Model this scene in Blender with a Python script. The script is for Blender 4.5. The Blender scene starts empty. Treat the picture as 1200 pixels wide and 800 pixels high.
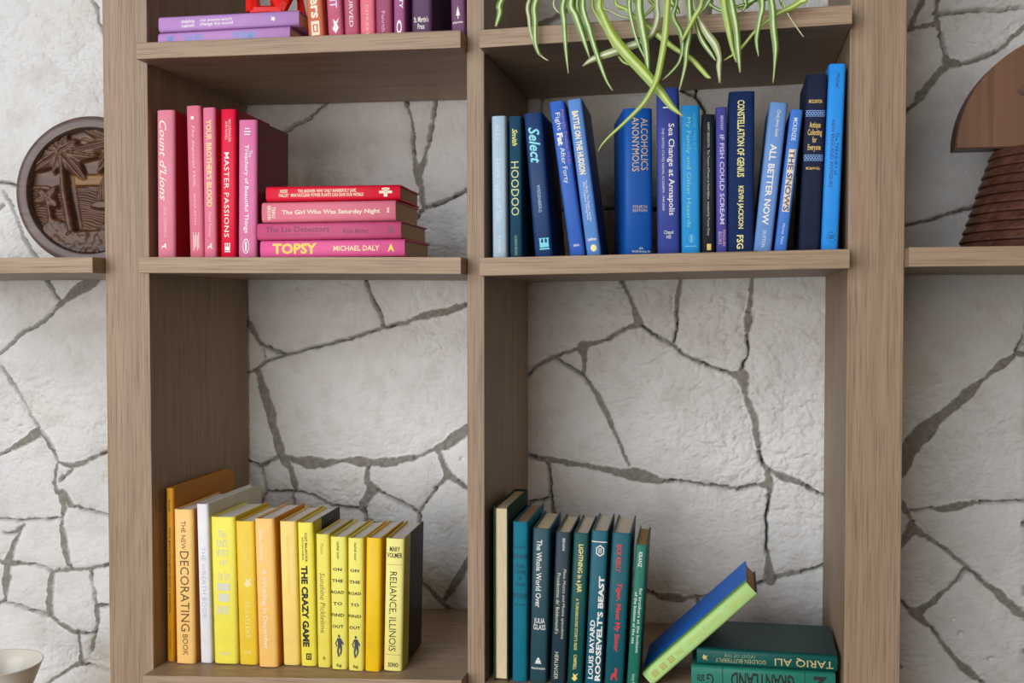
import bpy, bmesh, math, random
import numpy as np
from mathutils import Vector, Matrix, Euler

scene = bpy.context.scene
COL = scene.collection
R = random.Random(11)

# ---------------------------------------------------------------- camera
CAM = Vector((0.9767, -1.6709, 0.2589)); YAW = 0.2014; PITCH = -0.0309; FPX = 1248.7
cam_d = bpy.data.cameras.new('camera'); cam_d.sensor_width = 36.0; cam_d.lens = FPX / 1200 * 36
cam_d.clip_start = 0.02
cam = bpy.data.objects.new('camera', cam_d); COL.objects.link(cam)
cam.location = CAM; cam.rotation_euler = (math.pi / 2 + PITCH, 0, YAW)
scene.camera = cam

# ---------------------------------------------------------------- light
scene.view_settings.view_transform = 'Standard'; scene.view_settings.look = 'None'
scene.view_settings.gamma = 1.0; scene.view_settings.use_curve_mapping = False
scene.view_settings.exposure = 0.0

W = bpy.data.worlds.new('world'); scene.world = W; W.use_nodes = True
nt = W.node_tree; nt.nodes.clear()
wo = nt.nodes.new('ShaderNodeOutputWorld'); bg = nt.nodes.new('ShaderNodeBackground')
tc = nt.nodes.new('ShaderNodeTexCoord'); sp = nt.nodes.new('ShaderNodeSeparateXYZ'); mr = nt.nodes.new('ShaderNodeMapRange')
cr = nt.nodes.new('ShaderNodeValToRGB')
nt.links.new(tc.outputs['Generated'], sp.inputs[0]); nt.links.new(sp.outputs['Z'], mr.inputs[0])
mr.inputs[1].default_value = -1; mr.inputs[2].default_value = 1
nt.links.new(mr.outputs[0], cr.inputs[0]); nt.links.new(cr.outputs[0], bg.inputs[0]); nt.links.new(bg.outputs[0], wo.inputs[0])
cr.color_ramp.elements[0].position = 0.25; cr.color_ramp.elements[0].color = (0.30, 0.27, 0.24, 1)
cr.color_ramp.elements[1].position = 0.75; cr.color_ramp.elements[1].color = (0.95, 0.93, 0.90, 1)
bg.inputs[1].default_value = 0.015

def area(name, loc, target, sx, sy, power, color):
    l = bpy.data.lights.new(name, 'AREA'); l.shape = 'RECTANGLE'; l.size = sx; l.size_y = sy
    l.energy = power; l.color = color
    o = bpy.data.objects.new(name, l); COL.objects.link(o); o.location = loc
    o.rotation_euler = (Vector(target) - Vector(loc)).to_track_quat('-Z', 'Y').to_euler()
    return o
area('window_light_lower', (-1.6, -4.4, 0.05), (-1.0, 0.0, 0.05), 4.6, 2.0, 178, (1.0, 0.965, 0.935))
area('window_light_upper', (-1.7, -4.4, 2.3), (-0.9, 0.0, 0.7), 4.6, 1.8, 156, (0.84, 0.915, 1.0))
area('room_light', (2.4, -3.4, 0.9), (1.5, 0.0, 0.3), 1.8, 1.8, 20, (1.0, 0.83, 0.64))

# ---------------------------------------------------------------- helpers
_cp, _sp = math.cos(PITCH), math.sin(PITCH); _cy, _sy = math.cos(YAW), math.sin(YAW)
def ray(u, v):
    a = (u - 600) / FPX; b = -(v - 400) / FPX
    y = _cp - b * _sp; z = _sp + b * _cp            # undo pitch
    return Vector((a * _cy - y * _sy, a * _sy + y * _cy, z))
def at(u, v, Y):
    d = ray(u, v); return CAM + d * ((Y - CAM.y) / d.y)
def at_z(u, v, Z):
    d = ray(u, v); return CAM + d * ((Z - CAM.z) / d.z)

def lin(c, k=0.95):
    f = lambda x: x / 12.92 if x <= 0.04045 else ((x + 0.055) / 1.055) ** 2.4
    return tuple(f(x / 255.0) * k for x in c)

def obj(name, mesh, mat, parent=None):
    o = bpy.data.objects.new(name, mesh); COL.objects.link(o)
    for m in (mat if isinstance(mat, (list, tuple)) else [mat]): mesh.materials.append(m)
    if parent is not None: o.parent = parent
    return o
def thing(name, label, cat, loc=(0, 0, 0), rot=(0, 0, 0), group=None):
    o = bpy.data.objects.new(name, None); COL.objects.link(o); o.empty_display_size = 0.05
    o.location = loc; o.rotation_euler = rot; o['label'] = label; o['category'] = cat
    if group: o['group'] = group
    return o
def mesh_of(name, verts, faces, smooth=False):
    me = bpy.data.meshes.new(name); me.from_pydata([tuple(v) for v in verts], [], faces); me.update()
    if smooth:
        for p in me.polygons: p.use_smooth = True
    return me
def bm_mesh(name, bm, smooth=False):
    bmesh.ops.recalc_face_normals(bm, faces=bm.faces)
    me = bpy.data.meshes.new(name); bm.to_mesh(me); bm.free()
    if smooth:
        for p in me.polygons: p.use_smooth = True
    return me
def add_box(bm, x0, x1, y0, y1, z0, z1, bev=0.0, seg=2):
    n = bmesh.ops.create_cube(bm, size=1.0)
    bmesh.ops.scale(bm, vec=(x1 - x0, y1 - y0, z1 - z0), verts=n['verts'])
    bmesh.ops.translate(bm, vec=((x0 + x1) / 2, (y0 + y1) / 2, (z0 + z1) / 2), verts=n['verts'])
    if bev:
        es = list({e for v in n['verts'] for e in v.link_edges})
        bmesh.ops.bevel(bm, geom=es, offset=bev, segments=seg, affect='EDGES', profile=0.5)
def prism(bm, poly, y0, y1):
    """poly in x,z extruded along y"""
    a = [bm.verts.new((x, y0, z)) for x, z in poly]; b = [bm.verts.new((x, y1, z)) for x, z in poly]
    n = len(poly); bm.faces.new(a); bm.faces.new(b[::-1])
    for i in range(n): bm.faces.new((a[i], b[i], b[(i + 1) % n], a[(i + 1) % n]))
def tube(bm, pts, rads, n=8):
    pts = [Vector(p) for p in pts]; rings = []
    for i, p in enumerate(pts):
        t = (pts[min(i + 1, len(pts) - 1)] - pts[max(i - 1, 0)]).normalized()
        s = t.cross(Vector((0.13, 1, 0.07))).normalized(); u = s.cross(t)
        r = rads[i] if isinstance(rads, (list, tuple)) else rads
        rings.append([bm.verts.new(p + (s * math.cos(k * 2 * math.pi / n) + u * math.sin(k * 2 * math.pi / n)) * r) for k in range(n)])
    for a, b in zip(rings, rings[1:]):
        for k in range(n): bm.faces.new((a[k], a[(k + 1) % n], b[(k + 1) % n], b[k]))
    bm.faces.new(rings[0][::-1]); bm.faces.new(rings[-1])
def lathe(bm, prof, n=64, c=(0, 0, 0)):
    rings = []
    for r, z in prof:
        rings.append([bm.verts.new((c[0] + r * math.cos(k * 2 * math.pi / n), c[1] + r * math.sin(k * 2 * math.pi / n), c[2] + z)) for k in range(n)])
    for a, b in zip(rings, rings[1:]):
        for k in range(n): bm.faces.new((a[k], a[(k + 1) % n], b[(k + 1) % n], b[k]))
    bm.faces.new(rings[0][::-1]); bm.faces.new(rings[-1])

# ---------------------------------------------------------------- materials
def new_mat(name, rough=0.5, spec=0.5):
    m = bpy.data.materials.new(name); m.use_nodes = True
    b = m.node_tree.nodes['Principled BSDF']; b.inputs['Roughness'].default_value = rough
    b.inputs['Specular IOR Level'].default_value = spec
    return m, m.node_tree, b
def N(nt, t): return nt.nodes.new(t)
def ramp(nt, stops):
    r = N(nt, 'ShaderNodeValToRGB'); e = r.color_ramp.elements
    while len(e) < len(stops): e.new(0.5)
    for i, (p, c) in enumerate(stops): e[i].position = p; e[i].color = (*c, 1)
    return r
def mix(nt, fac, a, b):
    m = N(nt, 'ShaderNodeMix'); m.data_type = 'RGBA'
    for s, k in ((fac, 0), (a, 6), (b, 7)):
        if hasattr(s, 'is_linked') or hasattr(s, 'links'): nt.links.new(s, m.inputs[k])
        elif k == 0: m.inputs[0].default_value = s
        else: m.inputs[k].default_value = (*s, 1)
    return m.outputs[2]
def noise(nt, vec, scale, detail=3, rough=0.55):
    n = N(nt, 'ShaderNodeTexNoise'); n.inputs['Scale'].default_value = scale; n.inputs['Detail'].default_value = detail
    n.inputs['Roughness'].default_value = rough
    if vec is not None: nt.links.new(vec, n.inputs['Vector'])
    return n.outputs['Fac']
def mapped(nt, sc, which='Object'):
    t = N(nt, 'ShaderNodeTexCoord'); m = N(nt, 'ShaderNodeMapping'); m.inputs['Scale'].default_value = sc
    nt.links.new(t.outputs[which], m.inputs[0]); return m.outputs[0]
def bump(nt, b, h, strength, dist):
    k = N(nt, 'ShaderNodeBump'); k.inputs['Strength'].default_value = strength; k.inputs['Distance'].default_value = dist
    nt.links.new(h, k.inputs['Height']); nt.links.new(k.outputs[0], b.inputs['Normal'])

def wood(name, along, dark, mid, light, rough=0.5, fine=190.0):
    m, nt, b = new_mat(name, rough, 0.35)
    s = [1.0, 1.0, 1.0]; s[along] = 0.022
    v = mapped(nt, s)
    n1 = noise(nt, v, fine, 4, 0.6); n2 = noise(nt, v, fine * 0.22, 3, 0.5); n3 = noise(nt, v, fine * 2.3, 2, 0.5)
    r1 = ramp(nt, [(0.30, dark), (0.50, mid), (0.68, light)]); nt.links.new(n1, r1.inputs[0])
    r2 = ramp(nt, [(0.30, tuple(c * 0.86 for c in mid)), (0.70, tuple(min(1, c * 1.08) for c in light))]); nt.links.new(n2, r2.inputs[0])
    c = mix(nt, 0.40, r1.outputs[0], r2.outputs[0])
    r3 = ramp(nt, [(0.36, (0.66, 0.62, 0.58)), (0.47, (1, 1, 1))]); nt.links.new(n3, r3.inputs[0])
    mm = N(nt, 'ShaderNodeMix'); mm.data_type = 'RGBA'; mm.blend_type = 'MULTIPLY'; mm.inputs[0].default_value = 0.8
    nt.links.new(c, mm.inputs[6]); nt.links.new(r3.outputs[0], mm.inputs[7])
    nt.links.new(mm.outputs[2], b.inputs['Base Color']); bump(nt, b, n1, 0.25, 0.0008)
    return m
OAK = ((0.205, 0.130, 0.078), (0.298, 0.204, 0.130), (0.362, 0.258, 0.176))
M_oak_v = wood('oak_veneer_upright', 2, *OAK)
M_oak_h = wood('oak_veneer_shelf', 0, *[tuple(c * 1.16 for c in q) for q in OAK])
DK = (lin((54, 34, 26)), lin((86, 56, 40)), lin((112, 78, 56)))
M_carved = wood('carved_dark_wood', 0, *DK, rough=0.38, fine=60)
M_carved_gold = wood('carved_amber_wood', 0, lin((88, 56, 26)), lin((128, 88, 42)), lin((150, 108, 56)), rough=0.4, fine=60)
M_walnut = wood('walnut_slab', 2, lin((98, 66, 46)), lin((110, 75, 53)), lin((120, 84, 60)), rough=0.42, fine=40)
M_walnut_d = wood('dark_walnut', 0, lin((54, 32, 26)), lin((84, 52, 42)), lin((104, 70, 56)), rough=0.35, fine=60)

def plain(name, c, rough=0.5, spec=0.4, var=0.05, bscale=900.0, bstr=0.08):
    m, nt, b = new_mat(name, rough, spec)
    v = mapped(nt, (1, 1, 1)); n = noise(nt, v, 35, 3)
    r = ramp(nt, [(0.3, tuple(x * (1 - var) for x in c)), (0.7, tuple(min(1, x * (1 + var)) for x in c))])
    nt.links.new(n, r.inputs[0]); nt.links.new(r.outputs[0], b.inputs['Base Color'])
    if bstr: bump(nt, b, noise(nt, v, bscale, 2), bstr, 0.0004)
    return m
_mc = {}
def cover_mat(c, cloth=False):
    k = (tuple(c), cloth)
    if k not in _mc:
        _mc[k] = plain('cover_%02x%02x%02x' % tuple(c), lin(c), 0.70 if cloth else 0.48, 0.15 if cloth else 0.25, 0.07 if cloth else 0.04, 1400.0, 0.35 if cloth else 0.06)
    return _mc[k]
def ink(c, foil=False):
    k = ('ink', tuple(c), foil)
    if k not in _mc:
        m, nt, b = new_mat('print_%02x%02x%02x' % tuple(c), 0.35 if foil else 0.5, 0.4)
        v = mapped(nt, (1, 1, 1)); n = noise(nt, v, 300, 2)
        l = lin(c); r = ramp(nt, [(0.3, tuple(x * 0.93 for x in l)), (0.7, l)]); nt.links.new(n, r.inputs[0])
        nt.links.new(r.outputs[0], b.inputs['Base Color'])
        if foil: b.inputs['Metallic'].default_value = 0.25
        _mc[k] = m
    return _mc[k]
def pages_mat(c):
    k = ('pages', tuple(c))
    if k not in _mc:
        m, nt, b = new_mat('paper_%02x%02x%02x' % tuple(c), 0.8, 0.15)
        v = mapped(nt, (1, 0.03, 0.03)); n = noise(nt, v, 1300, 2, 0.6); l = lin(c)
        r = ramp(nt, [(0.3, tuple(x * 0.86 for x in l)), (0.60, tuple(min(.92, x * 1.1) for x in l))]); nt.links.new(n, r.inputs[0])
        nt.links.new(r.outputs[0], b.inputs['Base Color']); bump(nt, b, n, 0.4, 0.0005)
        _mc[k] = m
    return _mc[k]

# ---------------------------------------------------------------- stone wall
D = 0.3801                                     # distance of the stone face behind the front of the uprights
JOINTS = [
 [(46,312,4),(52,328,5),(60,343,6),(69,355,7)], [(118,318,12),(109,327,12),(90,338,13),(69,356,8)],
 [(69,357,7),(49,376,5),(31,386,4),(16,397,3),(0,412,3),(-45,440,4)], [(-14,415,3),(0,433,3),(10,448,4),(19,462,2),(31,487,1.5),(41.5,505,5)],
 [(-40,548,5),(0,531,4),(19,521,9),(39,508,12)], [(42,505,6),(54,521,6),(65,543,6)],
 [(65,543,5),(83,547,8),(97,542,7),(112,535,6),(127,529,5),(150,522,5)], [(63,546,6),(60,566,5)],
 [(58,566,5),(68,581,10),(73,595,8),(69,609,3)], [(66,564,4),(81,551,7)],
 [(70,576,8),(81,592,8),(97,598,4),(114,602,4),(127,606,4),(150,612,4)], [(-40,608,3),(0,610,3),(32,611,3),(69,608,3)],
 [(69,610,4),(72,634,10),(77,660,9),(80,667,5)], [(0,625,3),(13,626,6),(23,616,5)], [(23,616,6),(13,637,9),(6,657,10)],
 [(-40,655,5),(6,660,8),(19,661,6),(39,663,3),(58,670,6),(78,668,6),(104,667,5),(127,662,4),(150,655,4)],
 [(6,662,9),(4,683,11),(2,706,5),(-30,715,4)], [(2,707,4),(26,714,4),(42,719,6),(58,725,5),(70,733,7),(84,741,8),(104,744,3),(109,742,3)],
 [(58,671,7),(55,693,8),(54,715,10),(58,724,6)], [(104,668,7),(105,686,3),(110,710,8),(112,725,7),(109,743,3),(103,764,2.5)],
 [(110,711,6),(127,711,3),(150,712,3)], [(88,745,6),(90,764,5),(92,779,7)], [(92,778,6),(78,785,5),(58,798,6),(40,815,6),(0,840,6)],
 [(92,779,6),(101,781,4),(114,784,1.5),(127,788,1.5),(150,792,3)],
 [(103,-20,4),(105,0,4),(110.5,7.5,6),(113,24,5),(120,39,3),(132,66,3),(140,120,3)], [(-30,210,3),(0,213,3),(30,220,3)],
 [(0,222,2),(10,240,3),(22,275,4),(38,302,5),(52,328,5)], [(0,240,4),(-30,262,4)],
 [(400,100,6),(378,122,5),(360,137,5),(330,153,4),(298,172,4),(270,190,4)],
 [(473,90,5),(475,118,4),(482,143,5),(482,177,6),(488,203,10),(493,223,8),(495,243,7),(483,260,5),(450,300,5),(425,328,5)],
 [(512,90,5),(508,118,4),(502,163,5),(490,203,10)], [(570,214,4),(547,223,4),(520,235,5),(495,243,7)],
 [(425,327,5),(433,347,5),(443.5,368,5),(448,384,8)],
 [(575,348,5),(548.6,356,5),(535,360.5,8),(514,366.5,8),(490,371,8),(472,378.5,5),(448,384.5,4),(409,396.5,3),(370,407,3),(334,415.5,4),(310,422,1.5),(299.5,432.5,4),(291.4,435.5,5),(270,440,5)],
 [(270,355,8),(291,381.5,8),(304,402.5,7),(316,408.5,4),(329.5,415.5,4)], [(305.5,404,2.5),(307,420.5,2.5)],
 [(299.5,434,8),(308.5,461,12),(316,494,12),(325,524,11),(328,533,9)], [(326.5,534,6),(302.5,548,6),(292,542,3),(265,535,3)],
 [(305,549,3),(308.5,575,4),(300,600,4)], [(308,577,3),(344.5,577.4,4),(361,579.5,6),(379,588.5,5),(400,597.5,5),(421,596.6,6)],
 [(328,536,8),(338.5,548,11),(344.5,573.5,7)],
 [(329.5,536,8),(355,542,13),(382,542,9),(409,539,8),(430,543.5,12),(460,542,10),(484,536,7),(505,528.5,6),(520,521,12),(544,503,11),(560,492,8)],
 [(430,545,9),(429,566,7),(436,573.5,11),(424,590,9),(421,597,8)], [(433,570.5,7),(448,579.5,4),(469,590,4),(487,599.6,5)],
 [(511,528.5,7),(517,542,7),(523,557,10),(535,564.5,7),(547,573.5,5),(570,585,5)], [(523,557,7),(508,575,5),(490,599.6,6)],
 [(490,600,4),(489,650,4),(491.6,683,6),(505,695,8),(517,707,9),(544,729.6,8),(570,745,8)], [(517,707,7),(529,692,10),(547,656,7),(570,620,5)],
 [(424,594,3),(426,612,5),(410,640,6),(380,660,6)], [(426,612,5),(460,625,5),(489,650,5)], [(340,578,4),(345,620,6),(380,660,6)],
 [(728,320,5),(728,327,5),(735,342,7),(741.7,361,6),(747,379,11)],
 [(747,380.5,9),(732,386,6),(713,397,5),(688,405,7),(669,411,5),(649.5,417.6,5),(633,426,4),(618,439.6,4),(595,458,4)],
 [(682.5,408,13),(684,422,9),(682.5,438,6)], [(649.5,420.4,3),(666,430,4),(682.5,441,5)],
 [(685,444,5),(699,463,8),(710,485,8),(724,515,5),(736,545,5)], [(751,380.5,3),(768,393,3),(786,404,5),(802,416,4),(821,426,4),(857,437,5)],
 [(799,310,6),(797,325.5,6),(794,347.5,6),(792,364,5),(792,386,3),(787,404,5)],
 [(884,310,6),(882,325.5,6),(879,353,7),(875,375,8),(876,395.6,4),(877.6,416,1.5),(869.4,435.5,4)],
 [(857,437,5),(869.4,441,12),(875,466,7),(884.5,496,9),(888.6,518,9),(891.4,533,4),(893.3,543.4,3),(898.3,550,9)],
 [(780,564,4),(807.5,566.8,4),(835,570,5),(862.5,572,5),(884.5,571.4,4),(898,567,9)],
 [(898.3,550,8),(901,566.8,9),(901,583,4),(899,613.5,3),(898,644,3),(899.7,666,9),(901,678,12)],
 [(898,549,6),(917.5,558.5,9),(931,564,8),(948,572,6),(965.7,580.5,4),(990,592,4)], [(905,678,5),(931,672.7,5),(948,670,4),(966,664.4,4),(990,655,4)],
 [(898,681,6),(888.7,686.4,4),(860,700,5),(816,702,5)],
 [(590,530,5),(618,535,5),(636,538,7),(669,543,7),(704.5,550,7),(721,553,9),(743,556,12),(765,561,10),(787,566.8,5)],
 [(641,542,6),(642.6,561,4),(644.6,583,5),(650,620,6),(690,680,6),(762,696,5)], [(600,592,4),(627.5,588,4),(641,585,4)],
 [(762,696,5),(776,700,8),(796.5,703,8),(816,701.6,5)], [(816,702,5),(830,760,6),(836,800,6)],
 [(780,92,4),(803,105.5,4),(814,111,4),(821,119.5,4),(827,132.7,4),(834,170,5),(845,200,5),(882,260,6),(884,310,6)], [(818,85,4),(816.5,104.7,4),(814,111,4)],
 [(632,95,3),(634,117,3),(632,140,4),(660,210,4)], [(640,247,4),(703,243.5,3),(724,243.5,3),(780,246,4),(799,310,6)],
 [(622,36,9),(632,28,9),(645,20,8),(660,14,8),(668,5,6),(680,-20,6)],  # dark band, carved the same way as the joints
 [(1085,-20,7),(1080,0,7),(1072.5,19,7),(1067,32,7)], [(1040,38,6),(1063.5,33,6),(1080,29,6),(1097,26,7)],
 [(1099,15,5),(1121,11,4),(1162.5,9.4,3),(1200,7,3),(1250,3,3)], [(1101,-20,7),(1099,0,7),(1098,15,6),(1099,22.5,7),(1104,41,5),(1108,60,4),(1110,71,10)],
 [(1112,72,10),(1129,73,6),(1155,65.6,5),(1174,56,5),(1196,34,6),(1220,15,5),(1250,3,5)], [(1110,75,8),(1091,95.6,8),(1078,112.5,9),(1063.5,129,4),(1030,150,4)],
 [(1030,268,3),(1061,263.6,3),(1087.5,258,6),(1110,250.5,5),(1134,244.5,3),(1180,236,4),(1250,225,4)],
 [(1040,570,14),(1058,547,15),(1066,527,17),(1089,501,15),(1112,480,13),(1134,462,11),(1157,443,6),(1176.6,426.6,8),(1193,413.6,5)],
 [(1193,412,4),(1200,397,4),(1215,370,4),(1250,330,4)], [(1193,414,6),(1201,416,6),(1225,424,6),(1260,430,5)],
 [(1040,582,10),(1056.5,592,11),(1064.6,601.7,6),(1072.7,616.3,5)],
 [(1064.6,600,2),(1092,597,3),(1098.7,598,6),(1121,593.6,9),(1141,590,6),(1167,589.7,2),(1200,588.7,3),(1250,586,4)],
 [(1040,650,9),(1060,634,10),(1069.5,618,12),(1085.7,627.7,5),(1105,642,6),(1124.7,657,5),(1135,666.6,6),(1154,683,6),(1173.4,699,10),(1193,717,10),(1210,728,8),(1250,752,6)],
 [(1135,668,6),(1108.4,694,5),(1089,710.5,7),(1076,718.6,12),(1063,712,4),(1056,707,3),(1030,690,4)],
 [(1076,722,9),(1092,738,5),(1111.7,764,6),(1128,782,8),(1150.6,800,6),(1180,825,6)], [(1035,765,6),(1050,775,6),(1058,784,5)],
]
PITS = [(1128,744,3.4),(1161,773,3.0),(1119,727,1.6),(54,513,1.2),(459,434,1.2),(37,78,2),(327,548,2.5),(540,537,2.5),(870,478,2),(883,462,1.5),(1072,170,1.2),(1132,198,1.2)]

_tab = np.random.RandomState(5).rand(256, 256)
def vnoise(x, y, o=0):
    xi = np.floor(x).astype(int); yi = np.floor(y).astype(int); fx = x - xi; fy = y - yi
    fx = fx * fx * (3 - 2 * fx); fy = fy * fy * (3 - 2 * fy)
    g = lambda i, j: _tab[(i + 37 * o) & 255, (j + 91 * o) & 255]
    return (g(xi, yi) * (1 - fx) + g(xi + 1, yi) * fx) * (1 - fy) + (g(xi, yi + 1) * (1 - fx) + g(xi + 1, yi + 1) * fx) * fy
def fbm(x, y, oct=4, o=0, gain=0.5):
    s = np.zeros_like(x); a = 1.0; t = 0.0
    for k in range(oct):
        s += a * vnoise(x * 2 ** k, y * 2 ** k, o + k); t += a; a *= gain
    return s / t

def build_wall():
    pa, pb = at(-14, -6, D), at(1206, -6, D); za, zb = at(-14, 806, D).z - 0.01, at(-14, -6, D).z + 0.01
    st = 0.0021
    xs = np.concatenate([np.arange(pa.x - 0.75, pa.x, 0.011), np.arange(pa.x, pb.x, st), np.arange(pb.x, pb.x + 0.75, 0.011)])
    zs = np.concatenate([np.arange(za - 0.35, za, 0.011), np.arange(za, zb, st), np.arange(zb, zb + 0.45, 0.011)])
    X, Z = np.meshgrid(xs, zs)
    # warped coordinates roughen the outline of every joint
    wx = X + 0.006 * (fbm(X * 38, Z * 38, 3, 3) - 0.5) + 0.0038 * (fbm(X * 170, Z * 170, 2, 9) - 0.5)
    wz = Z + 0.006 * (fbm(X * 38, Z * 38, 3, 6) - 0.5) + 0.0038 * (fbm(X * 170, Z * 170, 2, 12) - 0.5)
    d = np.full(X.shape, 0.08); dep = np.full(X.shape, 0.012)
    def carve(a, b, ra, rb):
        nonlocal d, dep
        mg = 0.05
        i0, i1 = np.searchsorted(xs, [min(a[0], b[0]) - mg, max(a[0], b[0]) + mg]); j0, j1 = np.searchsorted(zs, [min(a[1], b[1]) - mg, max(a[1], b[1]) + mg])
        if i1 <= i0 or j1 <= j0: return
        x = wx[j0:j1, i0:i1]; z = wz[j0:j1, i0:i1]
        dx, dz = b[0] - a[0], b[1] - a[1]; L = dx * dx + dz * dz + 1e-12
        t = np.clip(((x - a[0]) * dx + (z - a[1]) * dz) / L, 0, 1)
        r = (ra + (rb - ra) * t) * vary[j0:j1, i0:i1]
        dist = np.hypot(x - a[0] - t * dx, z - a[1] - t * dz) - r
        sub = d[j0:j1, i0:i1]; m = dist < sub
        sub[m] = dist[m]
        de = np.where(r < 0.0022, 0.045, np.where(r < 0.0034, 0.030, np.where(r < 0.0048, 0.012, 0.0065)))
        dep[j0:j1, i0:i1][m] = de[m]
    wid = lambda w: w * min(1.05, 0.56 + 0.045 * w)
    vary = 0.5 + 1.0 * fbm(X * 30, Z * 30, 2, 120)
    for line in JOINTS:
        P = [at(u, v, D) for u, v, w in line]; s = 1.66 / 1000
        for k in range(len(P) - 1):
            carve((P[k].x, P[k].z), (P[k + 1].x, P[k + 1].z), wid(line[k][2]) * s * 0.5, wid(line[k + 1][2]) * s * 0.5)
    # stones beyond the frame
    rs = np.random.RandomState(8)
    seeds = []
    for gx in np.arange(xs[0] - 0.2, xs[-1] + 0.3, 0.21):
        for gz in np.arange(zs[0] - 0.2, zs[-1] + 0.3, 0.19): seeds.append((gx + rs.uniform(-.08, .08), gz + rs.uniform(-.08, .08)))
    out = (X < pa.x - 0.005) | (X > pb.x + 0.005) | (Z < za) | (Z > zb)
    ox, oz = wx[out], wz[out]; f1 = np.full(ox.shape, 9.0); f2 = np.full(ox.shape, 9.0)
    for sx, sz in seeds:
        q = np.hypot(ox - sx, oz - sz); f2 = np.minimum(f2, np.maximum(f1, q)); f1 = np.minimum(f1, q)
    d[out] = np.minimum(d[out], (f2 - f1) * 0.5 - 0.005)
    # relief: joint floor, rounded arris, chiselled face
    sm = np.clip((d + 0.0008) / 0.0024, 0, 1); sm = sm * sm * (3 - 2 * sm)
    face = -0.0032 * np.exp(-np.clip(d, 0, 1) / 0.008) - 0.004 * np.exp(-np.clip(d, 0, 1) / 0.05)
    rid = 1 - np.abs(2 * fbm(X * 17 + 3 * fbm(X * 7, Z * 7, 2, 2), Z * 26 + 3 * fbm(X * 7, Z * 7, 2, 7), 5, 20, 0.55) - 1)
    rough = np.clip((fbm(X * 5.0, Z * 5.0, 3, 31) - 0.36) * 3.2, 0.22, 1)
    h = face - 0.0075 * rough * (1 - rid) ** 1.0 * 1.0 - 0.0045 * rough * (fbm(X * 60, Z * 75, 4, 44, 0.6) - 0.3) - 0.008 * (fbm(X * 6, Z * 6, 2, 55) - 0.2)
    chip = np.clip((fbm(X * 44 + 2.5 * fbm(X * 20, Z * 20, 2, 71), Z * 60, 3, 77, 0.5) - 0.64) * 9, 0, 1)
    h -= 0.0022 * chip * rough
    wp = 1.6 * fbm(X * 24, Z * 24, 2, 90)
    r2 = np.abs(2 * fbm(X * 46 + wp, Z * 70 + wp, 3, 95, 0.5) - 1); r3 = np.abs(2 * fbm(X * 110, Z * 150 + wp, 2, 99, 0.5) - 1)
    rr = 0.38 + 0.62 * rough
    h -= rr * (0.0030 * np.exp(-r2 * 7) + 0.0018 * np.exp(-r3 * 5))
    for u, v, r in PITS:
        p = at(u, v, D); q = np.hypot(wx - p.x, wz - p.z) / (r * 1.66 / 1000); h -= 0.006 * np.exp(-q ** 4)
    mort = -dep - 0.0045 * (fbm(X * 120, Z * 120, 3, 60) - 0.5)
    h = np.minimum(h, 0) * sm + mort * (1 - sm)
    mask = np.clip(1 - (d + 0.0012) / 0.0016, 0, 1)
    ny, nx = X.shape
    co = np.stack([X, D + 0.0005 - np.minimum(h, 0), Z], -1).reshape(-1, 3).astype(np.float32)
    idx = np.arange(nx * ny).reshape(ny, nx)
    q = np.stack([idx[:-1, :-1], idx[:-1, 1:], idx[1:, 1:], idx[1:, :-1]], -1).reshape(-1, 4)
    me = bpy.data.meshes.new('wall_back'); nf = len(q)
    me.vertices.add(len(co)); me.vertices.foreach_set('co', co.ravel())
    me.loops.add(nf * 4); me.loops.foreach_set('vertex_index', q.ravel().astype(np.int32))
    me.polygons.add(nf); me.polygons.foreach_set('loop_start', np.arange(0, nf * 4, 4, dtype=np.int32))
    me.polygons.foreach_set('use_smooth', np.ones(nf, dtype=bool))
    me.update(calc_edges=True)
    at_ = me.attributes.new('mortar', 'FLOAT', 'POINT'); at_.data.foreach_set('value', mask.ravel().astype(np.float32))
    m, nt, b = new_mat('limestone_and_mortar', 0.85, 0.2)
    v = mapped(nt, (1, 1, 1))
    big = noise(nt, v, 5.0, 4, 0.6); mid = noise(nt, v, 22, 4, 0.6); fine = noise(nt, v, 260, 3, 0.6)
    r1 = ramp(nt, [(0.34, (0.62, 0.605, 0.585)), (0.55, (0.69, 0.685, 0.68)), (0.72, (0.63, 0.595, 0.54))]); nt.links.new(big, r1.inputs[0])
    r2 = ramp(nt, [(0.34, (0.88, 0.86, 0.83)), (0.52, (1, 1, 1)), (0.8, (0.96, 0.94, 0.90))]); nt.links.new(mid, r2.inputs[0])
    mm = N(nt, 'ShaderNodeMix'); mm.data_type = 'RGBA'; mm.blend_type = 'MULTIPLY'; mm.inputs[0].default_value = 0.75
    nt.links.new(r1.outputs[0], mm.inputs[6]); nt.links.new(r2.outputs[0], mm.inputs[7])
    r3 = ramp(nt, [(0.3, (0.185, 0.174, 0.150)), (0.7, (0.30, 0.283, 0.248))]); nt.links.new(noise(nt, v, 90, 4, 0.6), r3.inputs[0])
    a = N(nt, 'ShaderNodeAttribute'); a.attribute_name = 'mortar'
    nt.links.new(mix(nt, a.outputs['Fac'], mm.outputs[2], r3.outputs[0]), b.inputs['Base Color'])
    bump(nt, b, fine, 0.8, 0.0018)
    o = obj('wall_back', me, m); o['kind'] = 'structure'
    return o
build_wall()

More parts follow.
